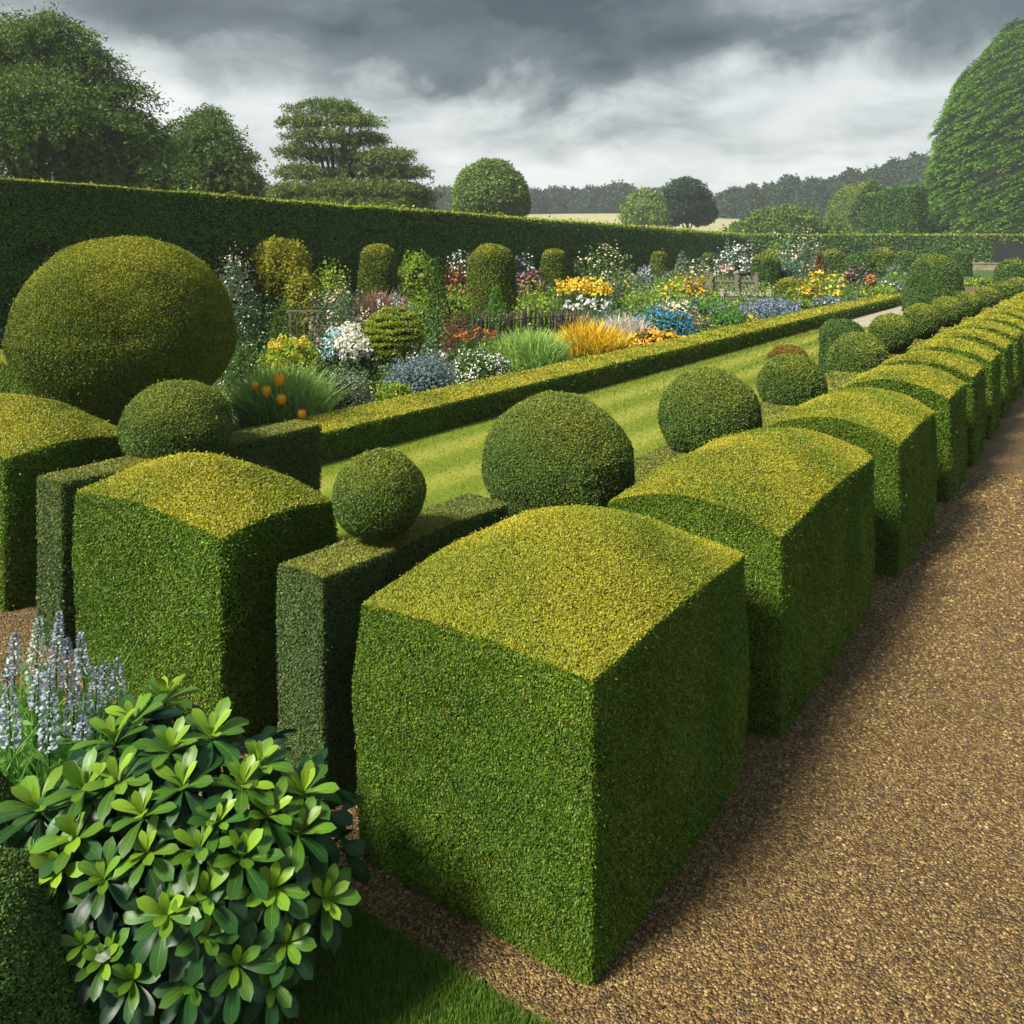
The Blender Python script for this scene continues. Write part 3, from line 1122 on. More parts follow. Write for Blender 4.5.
def tree(name, label, px, Z, blobs, leaf, mat, seed, cover=2.0, aspect=.45, droop=0.0, group=None, base=None, trunk_r=None, tip=.3,
         lumps=.14, shell=(.7, 1.03), cat='tree', spray=None):
    """blobs: (px, py, rx px, ry px) boughs seen from the walk; depth offsets are random"""
    r = np.random.default_rng(seed)
    b = at(px, Z)
    b[2] = (hill_z(np.array([Z]))[0] if base is None else base) - .1
    t = thing(name, label, cat, b, group)
    g = Geo()
    k = Z / F
    cents = []
    for (qx, qy, rx, ry) in blobs:
        dz = r.uniform(-.5, .5) * rx * k
        Zq = Z + dz
        c = at(qx, Zq)
        c[2] = top_h(qy, Zq)
        R = np.array([rx * k, rx * k * .9, ry * k])
        area = 4 * pi * (rx * k) * (ry * k)
        n = int(area * cover / (leaf * leaf * aspect * .5))
        if spray:
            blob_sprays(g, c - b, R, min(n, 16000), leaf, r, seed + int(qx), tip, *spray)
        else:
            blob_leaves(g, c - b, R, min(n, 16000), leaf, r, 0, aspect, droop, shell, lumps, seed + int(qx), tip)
        cents.append((c - b, R))
    g.build('crown', mat, t)
    g = Geo()
    hmax = max(c[2] + R[2] * .6 for c, R in cents)
    tr = trunk_r or hmax * .028
    top = np.array([0, 0, hmax * .85])
    lean = np.mean([c for c, R in cents], axis=0) * np.array([1, 1, 0])
    tube(g, [np.zeros(3), np.array([0, 0, hmax * .2]) + lean * .1, np.array([0, 0, hmax * .5]) + lean * .4, top + lean * .7],
         [tr * 1.3, tr, tr * .7, tr * .25], 0, 9)
    for c, R in cents:
        s = np.array([0, 0, min(hmax * .45, max(.12 * hmax, c[2] - .9 * abs(c[2] - hmax * .3) - R[2] * .3))]) + lean * .2
        tube(g, [s, (s + c) / 2 + np.array([0, 0, .08 * hmax]), c + np.array([0, 0, R[2] * .3])], [tr * .5, tr * .3, tr * .08], 0, 6)
    g.build('trunk', M_BARK, t)
    return t


# the great layered tree on the left
tree('spreading_tree', 'huge dark layered tree rising above the hedge at the far left', 20, 40,
     [(-40, 70, 90, 50), (15, 50, 62, 30), (70, 85, 55, 26), (105, 118, 46, 20), (60, 130, 80, 34), (-20, 130, 110, 44), (20, 165, 130, 40),
      (110, 165, 60, 34), (45, 32, 45, 18), (-60, 30, 70, 26), (90, 60, 34, 14), (128, 92, 28, 12), (140, 140, 36, 26), (30, 100, 80, 30), (150, 180, 50, 26)],
     .19, M_OAK, 201, 1.7, .36, tip=.5, spray=(1.7, .26))
tree('broad_tree', 'rounded green tree between the huge layered tree and the cedar', 205, 52,
     [(205, 155, 44, 42), (180, 175, 40, 34), (228, 178, 34, 34), (205, 128, 26, 22), (160, 170, 34, 40), (245, 190, 18, 22)],
     .22, M_OAK, 202, 2.0, .4, tip=.55, spray=(1.3, .25))
tree('cedar_tree', 'tall layered golden green cedar with a flat crown behind the long hedge', 335, 68,
     [(325, 108, 40, 8), (302, 122, 26, 7), (352, 121, 32, 7), (318, 136, 40, 7), (362, 139, 32, 8), (300, 152, 28, 8), (340, 155, 40, 8), (385, 156, 30, 9),
      (405, 172, 28, 9), (360, 172, 40, 8), (302, 172, 30, 9), (330, 188, 50, 9), (385, 188, 48, 10), (412, 196, 26, 10), (295, 192, 28, 10), (340, 206, 66, 10), (395, 208, 40, 10)],
     .24, M_CEDAR, 203, 1.9, .36, tip=.6, spray=(1.0, .06))
tree('round_tree', 'pale rounded clipped tree behind the hedge beside the field', 490, 84,
     [(490, 196, 38, 36), (473, 205, 22, 34), (508, 205, 22, 34), (490, 178, 26, 18)], .32, M_ROUNDTREE, 204, 2.6, .45, .0, tip=.2, lumps=.05, shell=(.8, 1.01))
tree('broad_tree', 'small light green tree left of the dark field tree', 644, 150,
     [(644, 210, 21, 20), (634, 218, 13, 14), (655, 217, 12, 15)], .6, M_ROUNDTREE, 205, 2.2, tip=.3, lumps=.15)
tree('broad_tree', 'dark blue-green tree standing in the pale field', 688, 160,
     [(686, 203, 26, 24), (672, 214, 18, 20), (701, 214, 15, 20), (686, 192, 16, 13)], .6, M_DARKTREE, 206, 2.2, tip=.1, lumps=.12)
tree('bushy_tree', 'wide low bushy green tree peering over the far hedge', 783, 134,
     [(783, 226, 38, 18), (755, 232, 28, 12), (812, 232, 26, 13), (790, 215, 20, 9), (835, 234, 22, 10)], .62, M_CEDAR, 207, 2.0, .5, tip=.3, lumps=.2)
tree('broad_tree', 'small dusky tree in front of the far right woodland', 845, 215,
     [(845, 207, 15, 12), (838, 212, 11, 10)], .8, M_DARKTREE, 208, 2.2, tip=.1)

# woodland of single trees along the far right ridge
gw = 'trees along the far right ridge'
for i, (px, py, rx, ry) in enumerate([(722, 203, 9, 13), (735, 199, 12, 15), (752, 198, 11, 16), (770, 197, 11, 17), (790, 193, 15, 20), (812, 194, 15, 19),
                                      (833, 193, 15, 19), (852, 188, 14, 22), (874, 187, 17, 22), (897, 182, 17, 26), (918, 180, 18, 28), (942, 180, 16, 28)]):
    Z = 330 - 7 * (i % 3)
    w = ['narrow', 'broad', 'tall'][i % 3]
    tree('ridge_tree', ORD[i] + ' tree from the left in the dark ridge woodland at the right', px, Z,
         [(px, py + 4, rx, ry), (px - rx * .45, py + ry * .5, rx * .7, ry * .8), (px + rx * .45, py + ry * .5, rx * .7, ry * .8), (px, py + ry * .9, rx * 1.1, ry * .8)],
         1.35, M_FARTREE, 220 + i, 3.2, .5, group=gw, tip=.05, lumps=.14)


def far_wood():
    r = np.random.default_rng(31)
    g = Geo()
    for px in np.arange(225, 690, 7.0):
        Z = r.uniform(355, 400)
        top = r.uniform(187, 193) + (3 if px < 420 else 0) - 5 * (abs(px - 620) < 14)
        if px < 280:
            top -= 18 * (1 - abs(px - 252) / 30) if abs(px - 252) < 30 else 0
        k = Z / F
        rx = r.uniform(7, 11)
        ry = (218 - top) / 2
        c = at(px, Z)
        c[2] = top_h(top + ry, Z)
        blob_leaves(g, c, np.array([rx * k, rx * k, ry * k]), 900, 1.7, r, 0, .5, 0, (.75, 1.02), .15, int(px), .05, 1.0)
    o = g.build('far_woodland', M_FARTREE)
    tag(kind(o, 'stuff'), 'misty belt of distant woodland behind the pale field', 'woodland')


far_wood()


def big_conifer():
    """the great sheared conifer: a tapering wall of drooping sprays"""
    r = np.random.default_rng(41)
    Z = 124
    b = at(1010, Z)
    t = thing('conifer_tree', 'giant sheared conifer towering over the far hedge at the right', 'tree', b)
    k = Z / F
    # outline: left edge by height (pixels), mirrored about the axis at px 1030
    ys = np.array([-2, 18, 50, 80, 110, 140, 170, 200, 235, 250])
    xs = np.array([1010, 993, 963, 946, 936, 931, 928, 921, 915, 913])
    hh = top_h(ys, Z)
    R = (1032 - xs) * k
    ax = at(1032, Z + 14) - b
    # sprays: each a drooping fan of needles with a bright tip
    m = 4200
    h = hh[-1] + (hh[0] - hh[-1]) * r.random(m) ** 1.25
    a = r.uniform(0, 2 * pi, m)
    d = np.stack([np.cos(a), np.sin(a), 0 * a], 1)
    tg = np.stack([-np.sin(a), np.cos(a), 0 * a], 1)
    Rr = np.interp(h, hh[::-1], R[::-1])
    rad = Rr * (.985 - .05 * r.random(m)) + .5 * lump(np.stack([np.cos(a) * 9, np.sin(a) * 9, h * 1.2], 1), 6.0, 6)
    T = ax * np.array([1, 1, 0]) + d * rad[:, None] + np.array([0, 0, 1]) * h[:, None]
    D = unit(d * .40 + tg * (.95 + .25 * r.normal(size=(m, 1))) * -1 + np.array([0, 0, -.30]))
    kk = 56
    sq = r.random((m, kk)) ** .8
    ln = r.uniform(2.6, 5.6, m)[:, None]
    P = T[:, None] + D[:, None] * ((sq - .5) * ln)[..., None] + r.normal(size=(m, kk, 3)) * (np.array([.24, .24, .13]) * (1.1 - sq[..., None]))
    P[..., 2] -= (sq ** 2) * .35
    N = np.repeat(D[:, None], kk, 1) + r.normal(size=(m, kk, 3)) * .45 + np.array([0, 0, .25])
    P, N, q = P.reshape(-1, 3), unit(N.reshape(-1, 3)), sq.ravel()
    ok = P[:, 2] > .2
    P, N, q = P[ok], N[ok], q[ok]
    v, f = leaf_quads(P, N, .38, .13, r, (.7, .99))
    g = Geo()
    g.add(v, f, 0, np.clip(r.random(len(P)) * .5 + .5 * q, 0, 1), np.clip(.75 * q ** 3 + r.normal(size=len(P)) * .08, 0, 1))
    pr = [(max(Rr_ * .92, .01), h_) for Rr_, h_ in zip(R[::-1], hh[::-1])]
    cv, cf = lathe_form(pr, 40, 2, .1, 3)
    g.add(cv + ax, cf, 1, .5, 0, True)
    g.build('crown', [M_CONIFER, M_CORE], t)
    g = Geo()
    tube(g, [ax * np.array([1, 1, 0]), ax * np.array([1, 1, 0]) + np.array([0, 0, hh[0] * .6])], [1.1, .4], 0, 9)
    g.build('trunk', M_BARK, t)


big_conifer()


def clipped_mass(label, px0, px1, top, Z, depth, seed, mat, round_left, turn=0.0):
    a, b = at(px0, Z), at(px1, Z)
    d = unit((b - a)[:2])
    w = np.linalg.norm(b - a)
    h = top_h(top, Z)
    v, f = box_form(w / 2, depth / 2, h * (.55 if round_left else .97), ((h * .45, 0) if round_left else (.2, .1)), 0, .04, 18, seed, .12)
    if round_left:
        v[:, 0] += -.12 * w * (v[:, 2] / h) ** 1.5 * (v[:, 0] > 0)
    else:
        v[:, 0] = v[:, 0] * (1 - .10 * v[:, 2] / h)
    c = (a + b) / 2
    ca, sa = d[0] * cos(turn) - d[1] * sin(turn), d[1] * cos(turn) + d[0] * sin(turn)
    v = np.stack([v[:, 0] * ca - v[:, 1] * sa, v[:, 0] * sa + v[:, 1] * ca, v[:, 2]], 1)
    g = Geo()
    g.add(v * .97, f, 0, .5, 0, True)
    scatter(g, v, f, .42, 2.4, seed, 1, .5, golden_lit_tips(.8), offset=c)
    o = g.build('clipped_yew', [M_CORE, mat])
    o.location = c
    return tag(o, label, 'hedge')


clipped_mass('great rounded billow of clipped yew behind the far hedge', 836, 890, 184, 152, 12, 51, M_CEDAR, True)
clipped_mass('narrow upright yew buttress leaning against the rounded billow', 870, 890, 194, 141, 4.5, 53, M_CONIFER, False, .62)
clipped_mass('tall upright yew buttress beside the giant conifer', 893, 917, 187, 134, 5, 52, M_CONIFER, False, .62)

# ------------------------------------------------------------------ plants of the border
def LM(name, d, m, y=None, **k):
    k.setdefault('trans', .38)
    return leaf_mat(name, [min(c * 1.25, .9) for c in d], [min(c * 1.2, .9) for c in m], y, **k)


G_MID = LM('leaf_mid_green', (.03, .07, .012), (.11, .20, .03))
G_LIME = LM('leaf_lime', (.09, .16, .015), (.34, .46, .045))
G_DARK = LM('leaf_dark_green', (.012, .035, .012), (.05, .10, .03))
G_GREY = LM('leaf_grey_green', (.06, .10, .06), (.20, .27, .17))
G_BLUE = LM('leaf_blue_grey', (.055, .095, .09), (.20, .28, .28))
G_TEAL = LM('leaf_teal', (.03, .09, .06), (.12, .24, .16))
G_GOLD = LM('leaf_gold', (.07, .10, .01), (.46, .42, .03))
G_RED = LM('leaf_russet', (.06, .025, .012), (.22, .10, .04))
G_BRIGHT = LM('leaf_bright_green', (.03, .10, .015), (.14, .32, .04))
G_EMER = LM('blade_emerald', (.06, .18, .03), (.24, .48, .10), (.42, .64, .16))
G_YGRASS = LM('blade_yellow', (.05, .12, .015), (.20, .30, .03), (.95, .66, .04))
G_PINKG = LM('blade_pinkish', (.10, .07, .05), (.34, .24, .17), (.40, .25, .18))
G_PALEG = LM('blade_pale', (.12, .13, .07), (.40, .38, .26), (.62, .52, .44))
G_PALEM = LM('blade_cream', (.20, .24, .12), (.52, .52, .36), (.80, .74, .64))
G_STRAW = LM('blade_straw', (.07, .08, .04), (.26, .23, .12), (.46, .36, .18))
F_WHITE = LM('petal_white', (.55, .56, .50), (.80, .80, .76), None, trans=.3)
F_CREAM = LM('petal_cream', (.45, .42, .24), (.76, .70, .48), None, trans=.3)
F_CREAMW = LM('petal_ivory', (.60, .58, .46), (.82, .81, .70), None, trans=.3)
F_PINK = LM('petal_pink', (.45, .25, .24), (.72, .52, .48), None, trans=.3)
F_ORANGE = LM('petal_orange', (.88, .26, .01), (.96, .48, .03), None, trans=.3)
F_YELLOW = LM('petal_yellow', (.60, .36, .02), (.85, .58, .05), None, trans=.3)
F_RED = LM('petal_brick', (.28, .08, .02), (.52, .21, .05), None, trans=.3)
F_BLUE = LM('petal_blue', (.02, .16, .42), (.06, .38, .72), None, trans=.3)
F_LAV = LM('petal_lavender', (.14, .16, .30), (.33, .38, .56), None, trans=.3)
F_MAUVE = LM('petal_mauve', (.12, .05, .07), (.34, .22, .25), None, trans=.3)
F_ICE = LM('petal_ice_blue', (.30, .50, .55), (.62, .78, .80), None, trans=.3)
F_LIMEF = LM('bract_lime', (.34, .30, .02), (.66, .58, .07), None, trans=.3)
F_GREYW = LM('floret_grey_white', (.10, .13, .18), (.50, .55, .63), None, trans=.2)


def mound_points(n, w, h, r, seed, lumps=.16, shell=(.7, 1.0), lift=0.0):
    d = unit(r.normal(size=(n, 3)))
    d[:, 2] = np.abs(d[:, 2]) - .12 if lift == 0 else d[:, 2] * np.where(d[:, 2] < 0, .6, 1)
    sup = 1 / (np.abs(np.hypot(d[:, 0], d[:, 1])) ** 3 + np.abs(d[:, 2]) ** 3) ** (1 / 3)
    rad = r.uniform(*shell, n) * sup * (1 + lumps * lump(d * 1.7 + seed, 1.0, seed))
    R = np.array([w / 2, w / 2 * .85, h * (1 - lift)])
    P = d * R * rad[:, None]
    P[:, 2] = np.maximum(P[:, 2] + lift * h, .02)
    return P, unit(d / R * R.min())


def plant(name, label, cat, style, px, Z, wpx, top, fol, flo=None, fn=.25, fs=1.0, group=None, seed=None, lift=0.0):
    """one plant of the border: foliage plus blossom, standing on the soil at depth Z"""
    seed = seed or int(px * 7 + Z * 13)
    r = np.random.default_rng(seed)
    p = at(px, Z)
    w, h = wpx * Z / F, max(top_h(top, Z), .12)
    hp = h * F / Z
    if style in ('mound', 'bush', 'shrub') and lift == 0 and h > 1.15 * w:
        lift = 1 - 1.15 * w / h * .8
    L = 3.4 * Z / F
    t = thing(name, label, cat, p, group)
    g, b = Geo(), Geo()
    if style in ('mound', 'bush', 'shrub'):
        cov = {'mound': 3.0, 'bush': 2.6, 'shrub': 1.7}[style]
        lum = {'mound': .10, 'bush': .22, 'shrub': .34}[style]
        n = int(cov * (wpx * hp * 1.6) / 3.4)
        P, N = mound_points(n, w, h, r, seed, lum, (.55, 1.04) if style == 'shrub' else (.7, 1.03), lift)
        v, f = leaf_quads(P, N, L, L * .55, r, (.1, .9))
        g.add(v, f, 0, np.clip(r.random(n) * .8 + .2 * lump(P, w * .4, 2), 0, 1))
        cvv, cff = lathe_form([(max(w * (.24 if lift else .36) * cos(a) ** .7, .01), h * (lift + (1 - lift) * .72 * sin(a))) for a in np.linspace(-.6 if lift else 0, pi / 2, 9)], 14, seed, .05 * w, w * .5)
        if style != 'shrub':
            g.add(cvv, cff, 1, .5, 0, True)
        if style == 'shrub' or lift > 0:
            for _ in range(7):
                a = r.uniform(0, 6.28)
                e = np.array([cos(a) * w * .3, sin(a) * w * .3, h * r.uniform(.6, .9)])
                tube(g, [np.zeros(3), e * np.array([.35, .35, .5]), e], [.012 * h + .01, .01 * h + .006, .004], 2, 5)
        if flo is not None:
            m = int(fn * n)
            P, N = mound_points(m, w * 1.02, h * 1.02, r, seed, lum, (.88, 1.06), lift)
            keep = P[:, 2] > h * .18
            P, N = P[keep], N[keep]
            s = 2.9 * Z / F * fs
            v, f = leaf_quads(P, unit(N + np.array([0, 0, .4])), s, s * .9, r, (-.2, .5))
            b.add(v, f, 0, r.random(len(P)))
    elif style in ('grass', 'spires', 'tallflower'):
        n = int(max(90, wpx * hp * .55))
        a, q = r.uniform(0, 6.28, n), np.sqrt(r.random(n))
        P = np.stack([np.cos(a) * q * w * .42, np.sin(a) * q * w * .36, 0 * a], 1)
        hh = h * (1.0 if style == 'grass' else .62) * (1 - .35 * q ** 2)
        blades(g, P, hh, 2.4 * Z / F, r, .75 if style == 'grass' else .45, 0, 1.0 if style == 'grass' else .2, 3)
        if flo is not None:
            m = max(5, int(fn * wpx))
            a, q = r.uniform(0, 6.28, m), np.sqrt(r.random(m))
            e = np.stack([np.cos(a) * q * w * .46, np.sin(a) * q * w * .4, h * r.uniform(.72, 1.0, m) * (1 - .15 * q)], 1)
            for x in e:
                tube(g, [x * np.array([.8, .8, 0]), x * np.array([.9, .9, .5]), x], [.5 * Z / F, .4 * Z / F, .3 * Z / F], 2, 4)
            if style == 'spires':
                kk = 26
                tt = r.random((m, kk))
                spl = h * .42
                ang = r.uniform(0, 6.28, (m, kk))
                rr = (1 - tt * .8) * 2.4 * Z / F * fs
                P = e[:, None] + np.stack([np.cos(ang) * rr, np.sin(ang) * rr, (tt - 1) * spl], -1)
                N = np.stack([np.cos(ang), np.sin(ang), .3 + 0 * ang], -1)
                P, N = P.reshape(-1, 3), unit(N.reshape(-1, 3))
                s = 2.0 * Z / F
                v, f = leaf_quads(P, N, s, s * .8, r, (.2, .9))
                b.add(v, f, 0, r.random(len(P)))
            else:
                kk = 9
                P = np.repeat(e, kk, 0) + r.normal(size=(m * kk, 3)) * np.array([1, 1, .5]) * 1.6 * Z / F * fs
                v, f = leaf_quads(P, unit(r.normal(size=P.shape) * .6 + np.array([0, 0, 1])), 2.6 * Z / F * fs, 2.2 * Z / F * fs, r, (-.1, .6))
                b.add(v, f, 0, r.random(len(P)))
    elif style == 'cone':
        n = int(3 * wpx * hp * .8 / 3)
        q = r.random(n) ** 1.4
        a = r.uniform(0, 6.28, n)
        rad = (1 - q) ** .8 * w / 2 * r.uniform(.65, 1.05, n) * (1 + .2 * np.sin(q * 40 + a))
        P = np.stack([np.cos(a) * rad, np.sin(a) * rad, q * h], 1)
        N = unit(np.stack([np.cos(a), np.sin(a), .25 + 0 * a], 1))
        v, f = leaf_quads(P, N, L * 1.15, L * .5, r, (.3, .95))
        g.add(v, f, 0, r.random(n))
        tube(g, [(0, 0, 0), (0, 0, h * .95)], [.02 * h, .004], 2, 6)
    elif style == 'heads':
        n = int(2.2 * wpx * hp * 1.4 / 3.4)
        P, N = mound_points(n, w, h * .8, r, seed, .2)
        v, f = leaf_quads(P, N, L * 1.3, L * .7, r, (.1, .9))
        g.add(v, f, 0, r.random(n))
        m = int(fn)
        done = []
        tries = 0
        R0 = 4.6 * Z / F * fs
        while len(done) < m and tries < 900:
            tries += 1
            c, N1 = mound_points(1, w * .86, h * .9, r, seed, .1, (.9, 1.0))
            if c[0, 2] < h * (.56 if isinstance(flo, list) else .3) or N1[0] @ unit(np.array([CAM[0] - p[0], CAM[1] - p[1], 1.0])) < .05:
                continue
            if all(np.linalg.norm(c[0] - x) > R0 * 1.25 for x in done):
                done.append(c[0])
        for i, c in enumerate(done):
            d = unit(r.normal(size=(70, 3)))
            P = d * R0 * r.uniform(.75, 1.05, (70, 1)) * np.array([1, 1, .8])
            v, f = leaf_quads(P, d, R0 * .55, R0 * .5, r, (-.1, .5))
            hg = Geo()
            hg.add(v, f, 0, r.random(70))
            fm = flo[i % len(flo)] if isinstance(flo, list) else flo
            if isinstance(flo, list):
                lft = (c[0] * CX + c[1] * SX) < -.12 * w
                fm = flo[1] if lft and c[2] > h * .5 else flo[0]
            ho = hg.build('flower_head', fm, t)
            ho.location = c
    g.build('foliage', [fol, M_CORE, M_STEM], t)
    if b.n:
        b.build('blossom', flo, t)
    return t


PL = plant
# first row, against the edging hedge
PL('grass_clump', 'lush strappy green clump with orange tulips standing in it', 'plant', 'grass', 284, 10.9, 104, 366, G_EMER)
PL('flowering_cushion', 'grey-green cushion dusted with tiny white flowers right of the tulips', 'plant', 'mound', 345, 11.5, 62, 371, G_GREY, F_CREAM, .16, .5)
PL('lime_cushion', 'small lime yellow cushion at the hedge edge', 'plant', 'heads', 395, 12.0, 44, 381, G_LIME, G_LIME, 34, .75)
PL('flowering_cushion', 'low blue-grey cushion behind the small lime cushion', 'plant', 'mound', 420, 13.1, 76, 359, G_BLUE, F_LAV, .16, .5)
PL('flowering_cushion', 'bright white flowered cushion left of the emerald grass', 'plant', 'mound', 482, 14.2, 66, 354, G_MID, F_WHITE, .32, .75)
PL('grass_clump', 'dark emerald grass clump in front of the stake fence', 'plant', 'grass', 530, 15.9, 84, 328, G_EMER)
PL('grass_clump', 'glowing yellow grass clump fading to green at its foot', 'plant', 'grass', 590, 17.6, 84, 320, G_YGRASS)
PL('grass_mound', 'soft pale pinkish grass mound left of the blue flowers', 'plant', 'grass', 625, 19.9, 58, 314, G_PALEM)
PL('flowering_cushion', 'carpet of vivid blue flowers behind the orange ones', 'plant', 'mound', 662, 21.4, 62, 311, G_MID, F_BLUE, .75, .8)
PL('flowering_cushion', 'low strip of bright orange flowers along the edging hedge', 'plant', 'mound', 655, 19.3, 62, 333, G_DARK, F_ORANGE, .40, 1.5)
PL('flowering_cushion', 'dusty green cushion topped with a few orange flowers', 'plant', 'mound', 693, 22.3, 44, 316, G_GREY, F_ORANGE, .10, 1.1)
PL('flowering_cushion', 'cream flowered cushion right behind the blue carpet', 'plant', 'mound', 676, 25.5, 40, 302, G_GREY, F_CREAM, .5, 1.0)
PL('leafy_bush', 'fresh bright green bush just behind the edging hedge', 'plant', 'bush', 727, 23.3, 44, 313, G_BRIGHT)
PL('leafy_bush', 'bright green bush below the left picket fence', 'plant', 'bush', 712, 27, 40, 300, G_BRIGHT)
PL('flowering_cushion', 'small round cushion of golden yellow flowers against the lavender', 'plant', 'mound', 753, 24.6, 16, 316, G_GOLD, F_YELLOW, .5, 1)
PL('lavender_bush', 'wide hazy lavender blue drift behind the edging hedge', 'plant', 'spires', 770, 27.3, 66, 298, G_BLUE, F_LAV, .9, .7)
PL('leafy_bush', 'yellow-green bush right of the lavender drift', 'plant', 'bush', 803, 29.2, 24, 301, G_LIME)
PL('silver_bush', 'silvery spreading bush beyond the yellow-green bush', 'plant', 'mound', 829, 31.2, 36, 298, G_BLUE, F_GREYW, .2, .7)
PL('leafy_bush', 'teal green spreading plant at the far end of the edging hedge', 'plant', 'mound', 857, 34.2, 34, 296, G_TEAL)
PL('flowering_cushion', 'tiny golden tuft in front of the silvery bush', 'plant', 'mound', 822, 30.2, 8, 308, G_GOLD, F_YELLOW, .4)
# second row
PL('flowering_cushion', 'pale loose foliage with white specks right beside the giant ball', 'plant', 'shrub', 243, 13.4, 46, 340, G_MID, F_WHITE, .07, .7)
PL('yellow_bush', 'plant with globes of mustard yellow flowers behind the tulips', 'plant', 'heads', 291, 14.6, 70, 331, G_LIME, F_LIMEF, 22, 1.0)
PL('hydrangea', 'hydrangea with big white and ice blue flower heads', 'plant', 'heads', 347, 13.9, 62, 324, G_DARK, [F_CREAMW, F_ICE], 24, 1.25)
PL('allium', 'single white globe flower right of the tiered topiary', 'plant', 'heads', 445, 15.8, 9, 350, G_MID, F_WHITE, 1, .9)
PL('cypress', 'slim green spire of a cypress behind the tiered topiary', 'plant', 'cone', 438, 20, 30, 258, G_MID)
PL('rose_bush', 'dark twiggy rose bush with small pale blooms by the giant ball', 'plant', 'shrub', 252, 16.6, 36, 294, G_DARK, F_CREAM, .08, .7, lift=.35)
PL('rose_bush', 'white and blush rose bush above the hydrangea', 'plant', 'shrub', 337, 17.4, 54, 295, G_GREY, F_PINK, .14, 1.0)
PL('leafy_bush', 'plain green bush left of the wooden trellis', 'plant', 'shrub', 284, 18.6, 36, 300, G_MID)
PL('poppy_plant', 'thin stems with rusty red flowers before the stake fence', 'plant', 'tallflower', 476, 16.6, 54, 325, G_MID, F_RED, .75, .8)
PL('leafy_bush', 'brownish green bush beside the cypress foot', 'plant', 'shrub', 458, 18.0, 40, 316, G_RED)
PL('flowering_cushion', 'loose grey twigs with white specks behind the blue cushion', 'plant', 'shrub', 425, 14.6, 60, 352, G_GREY, F_WHITE, .15, .7)
# middle ground
PL('golden_bush', 'large golden yellow bush in front of the tall hedge', 'plant', 'mound', 281, 21.8, 60, 241, G_GOLD, None, seed=77, lift=.72)
PL('golden_bush', 'smaller golden bush at the right foot of the large one', 'plant', 'mound', 302, 21.0, 36, 273, G_GOLD, None, lift=.4)
PL('leafy_bush', 'olive green bush between the golden bushes and the golden dome', 'plant', 'shrub', 331, 21.2, 40, 268, G_LIME, None, lift=.4)
PL('leafy_bush', 'airy pale bush left below the large golden bush', 'plant', 'shrub', 234, 19.2, 40, 266, G_GREY, F_CREAM, .10, .8, lift=.4)
PL('grass_clump', 'pinkish feathery grass at the foot of the golden dome', 'plant', 'grass', 378, 23.0, 46, 290, G_PINKG)
PL('foxglove', 'white foxglove spire above the tiered topiary', 'plant', 'spires', 380, 19.5, 9, 284, G_GREY, F_WHITE, .6, 1)
PL('foxglove', 'pair of silvery spires left of the cypress', 'plant', 'spires', 402, 20.5, 22, 281, G_BLUE, F_GREYW, .5, 1)
PL('foxglove', 'short white spires between hydrangea and tiered topiary', 'plant', 'spires', 362, 18.5, 18, 300, G_GREY, F_CREAM, .5, 1)
PL('leafy_bush', 'mustard green bush right of the golden dome', 'plant', 'bush', 416, 27.5, 36, 256, G_LIME)
PL('leafy_bush', 'russet leaved bush left of the dark sided dome', 'plant', 'bush', 456, 27.6, 32, 271, G_RED, F_RED, .15)
PL('flowering_shrub', 'dusky white flowered shrub behind the russet bush', 'plant', 'shrub', 462, 29.6, 26, 255, G_DARK, F_WHITE, .25, .9)
PL('leafy_bush', 'yellow-green bush right of the cypress', 'plant', 'bush', 453, 22.4, 40, 290, G_LIME)
PL('leafy_bush', 'lime bush left of the cypress', 'plant', 'bush', 418, 22.6, 32, 300, G_LIME)
PL('leafy_bush', 'green bush just left of the stake fence', 'plant', 'bush', 467, 20.6, 34, 312, G_BRIGHT)
PL('small_conifer', 'small bright green conical bush before the dark sided dome', 'plant', 'cone', 496, 22.2, 32, 288, G_BRIGHT)
PL('leafy_bush', 'yellow-green loose bush right of the dark sided dome', 'plant', 'shrub', 536, 24.2, 50, 288, G_LIME)
PL('heather', 'dull pink heather between the two right domes', 'plant', 'mound', 530, 35, 32, 274, G_RED, F_MAUVE, .4, 1)
PL('flowering_shrub', 'white flowered shrub right behind the dark sided dome', 'plant', 'shrub', 523, 38, 26, 261, G_GREY, F_WHITE, .4, 1)
PL('flowering_shrub', 'big shrub covered in small white flowers before the yew column', 'plant', 'shrub', 603, 39, 56, 249, G_MID, F_CREAM, .22, .75)
PL('yarrow', 'tall drift of orange yellow flowers with upright spikes', 'plant', 'tallflower', 582, 27.2, 66, 276, G_MID, F_YELLOW, 1.2, 1.25)
PL('yarrow', 'white flat flower heads below the orange yellow drift', 'plant', 'tallflower', 588, 24.6, 60, 296, G_GREY, F_WHITE, .35, 1.3)
PL('silver_grass', 'straw coloured seed heads between stake fence and pink mound', 'plant', 'grass', 575, 21.9, 50, 312, G_STRAW)
PL('leafy_bush', 'grey-olive bush with yellow buds below the yew column', 'plant', 'shrub', 624, 33, 42, 274, G_GREY, F_YELLOW, .12, .8)
PL('leafy_bush', 'mixed lime bush in the middle above the blue carpet', 'plant', 'shrub', 645, 27.5, 56, 290, G_LIME)
PL('leafy_bush', 'dark bush crowded left of the yew column foot', 'plant', 'shrub', 612, 29, 34, 292, G_DARK)
PL('silver_spire', 'grey-green spire shaped bush right of the small dome', 'plant', 'cone', 682, 54, 18, 253, G_GREY)
PL('foxglove', 'pale spires left of the small dome by the tall hedge', 'plant', 'spires', 646, 48, 22, 264, G_BLUE, F_GREYW, .4, .8)
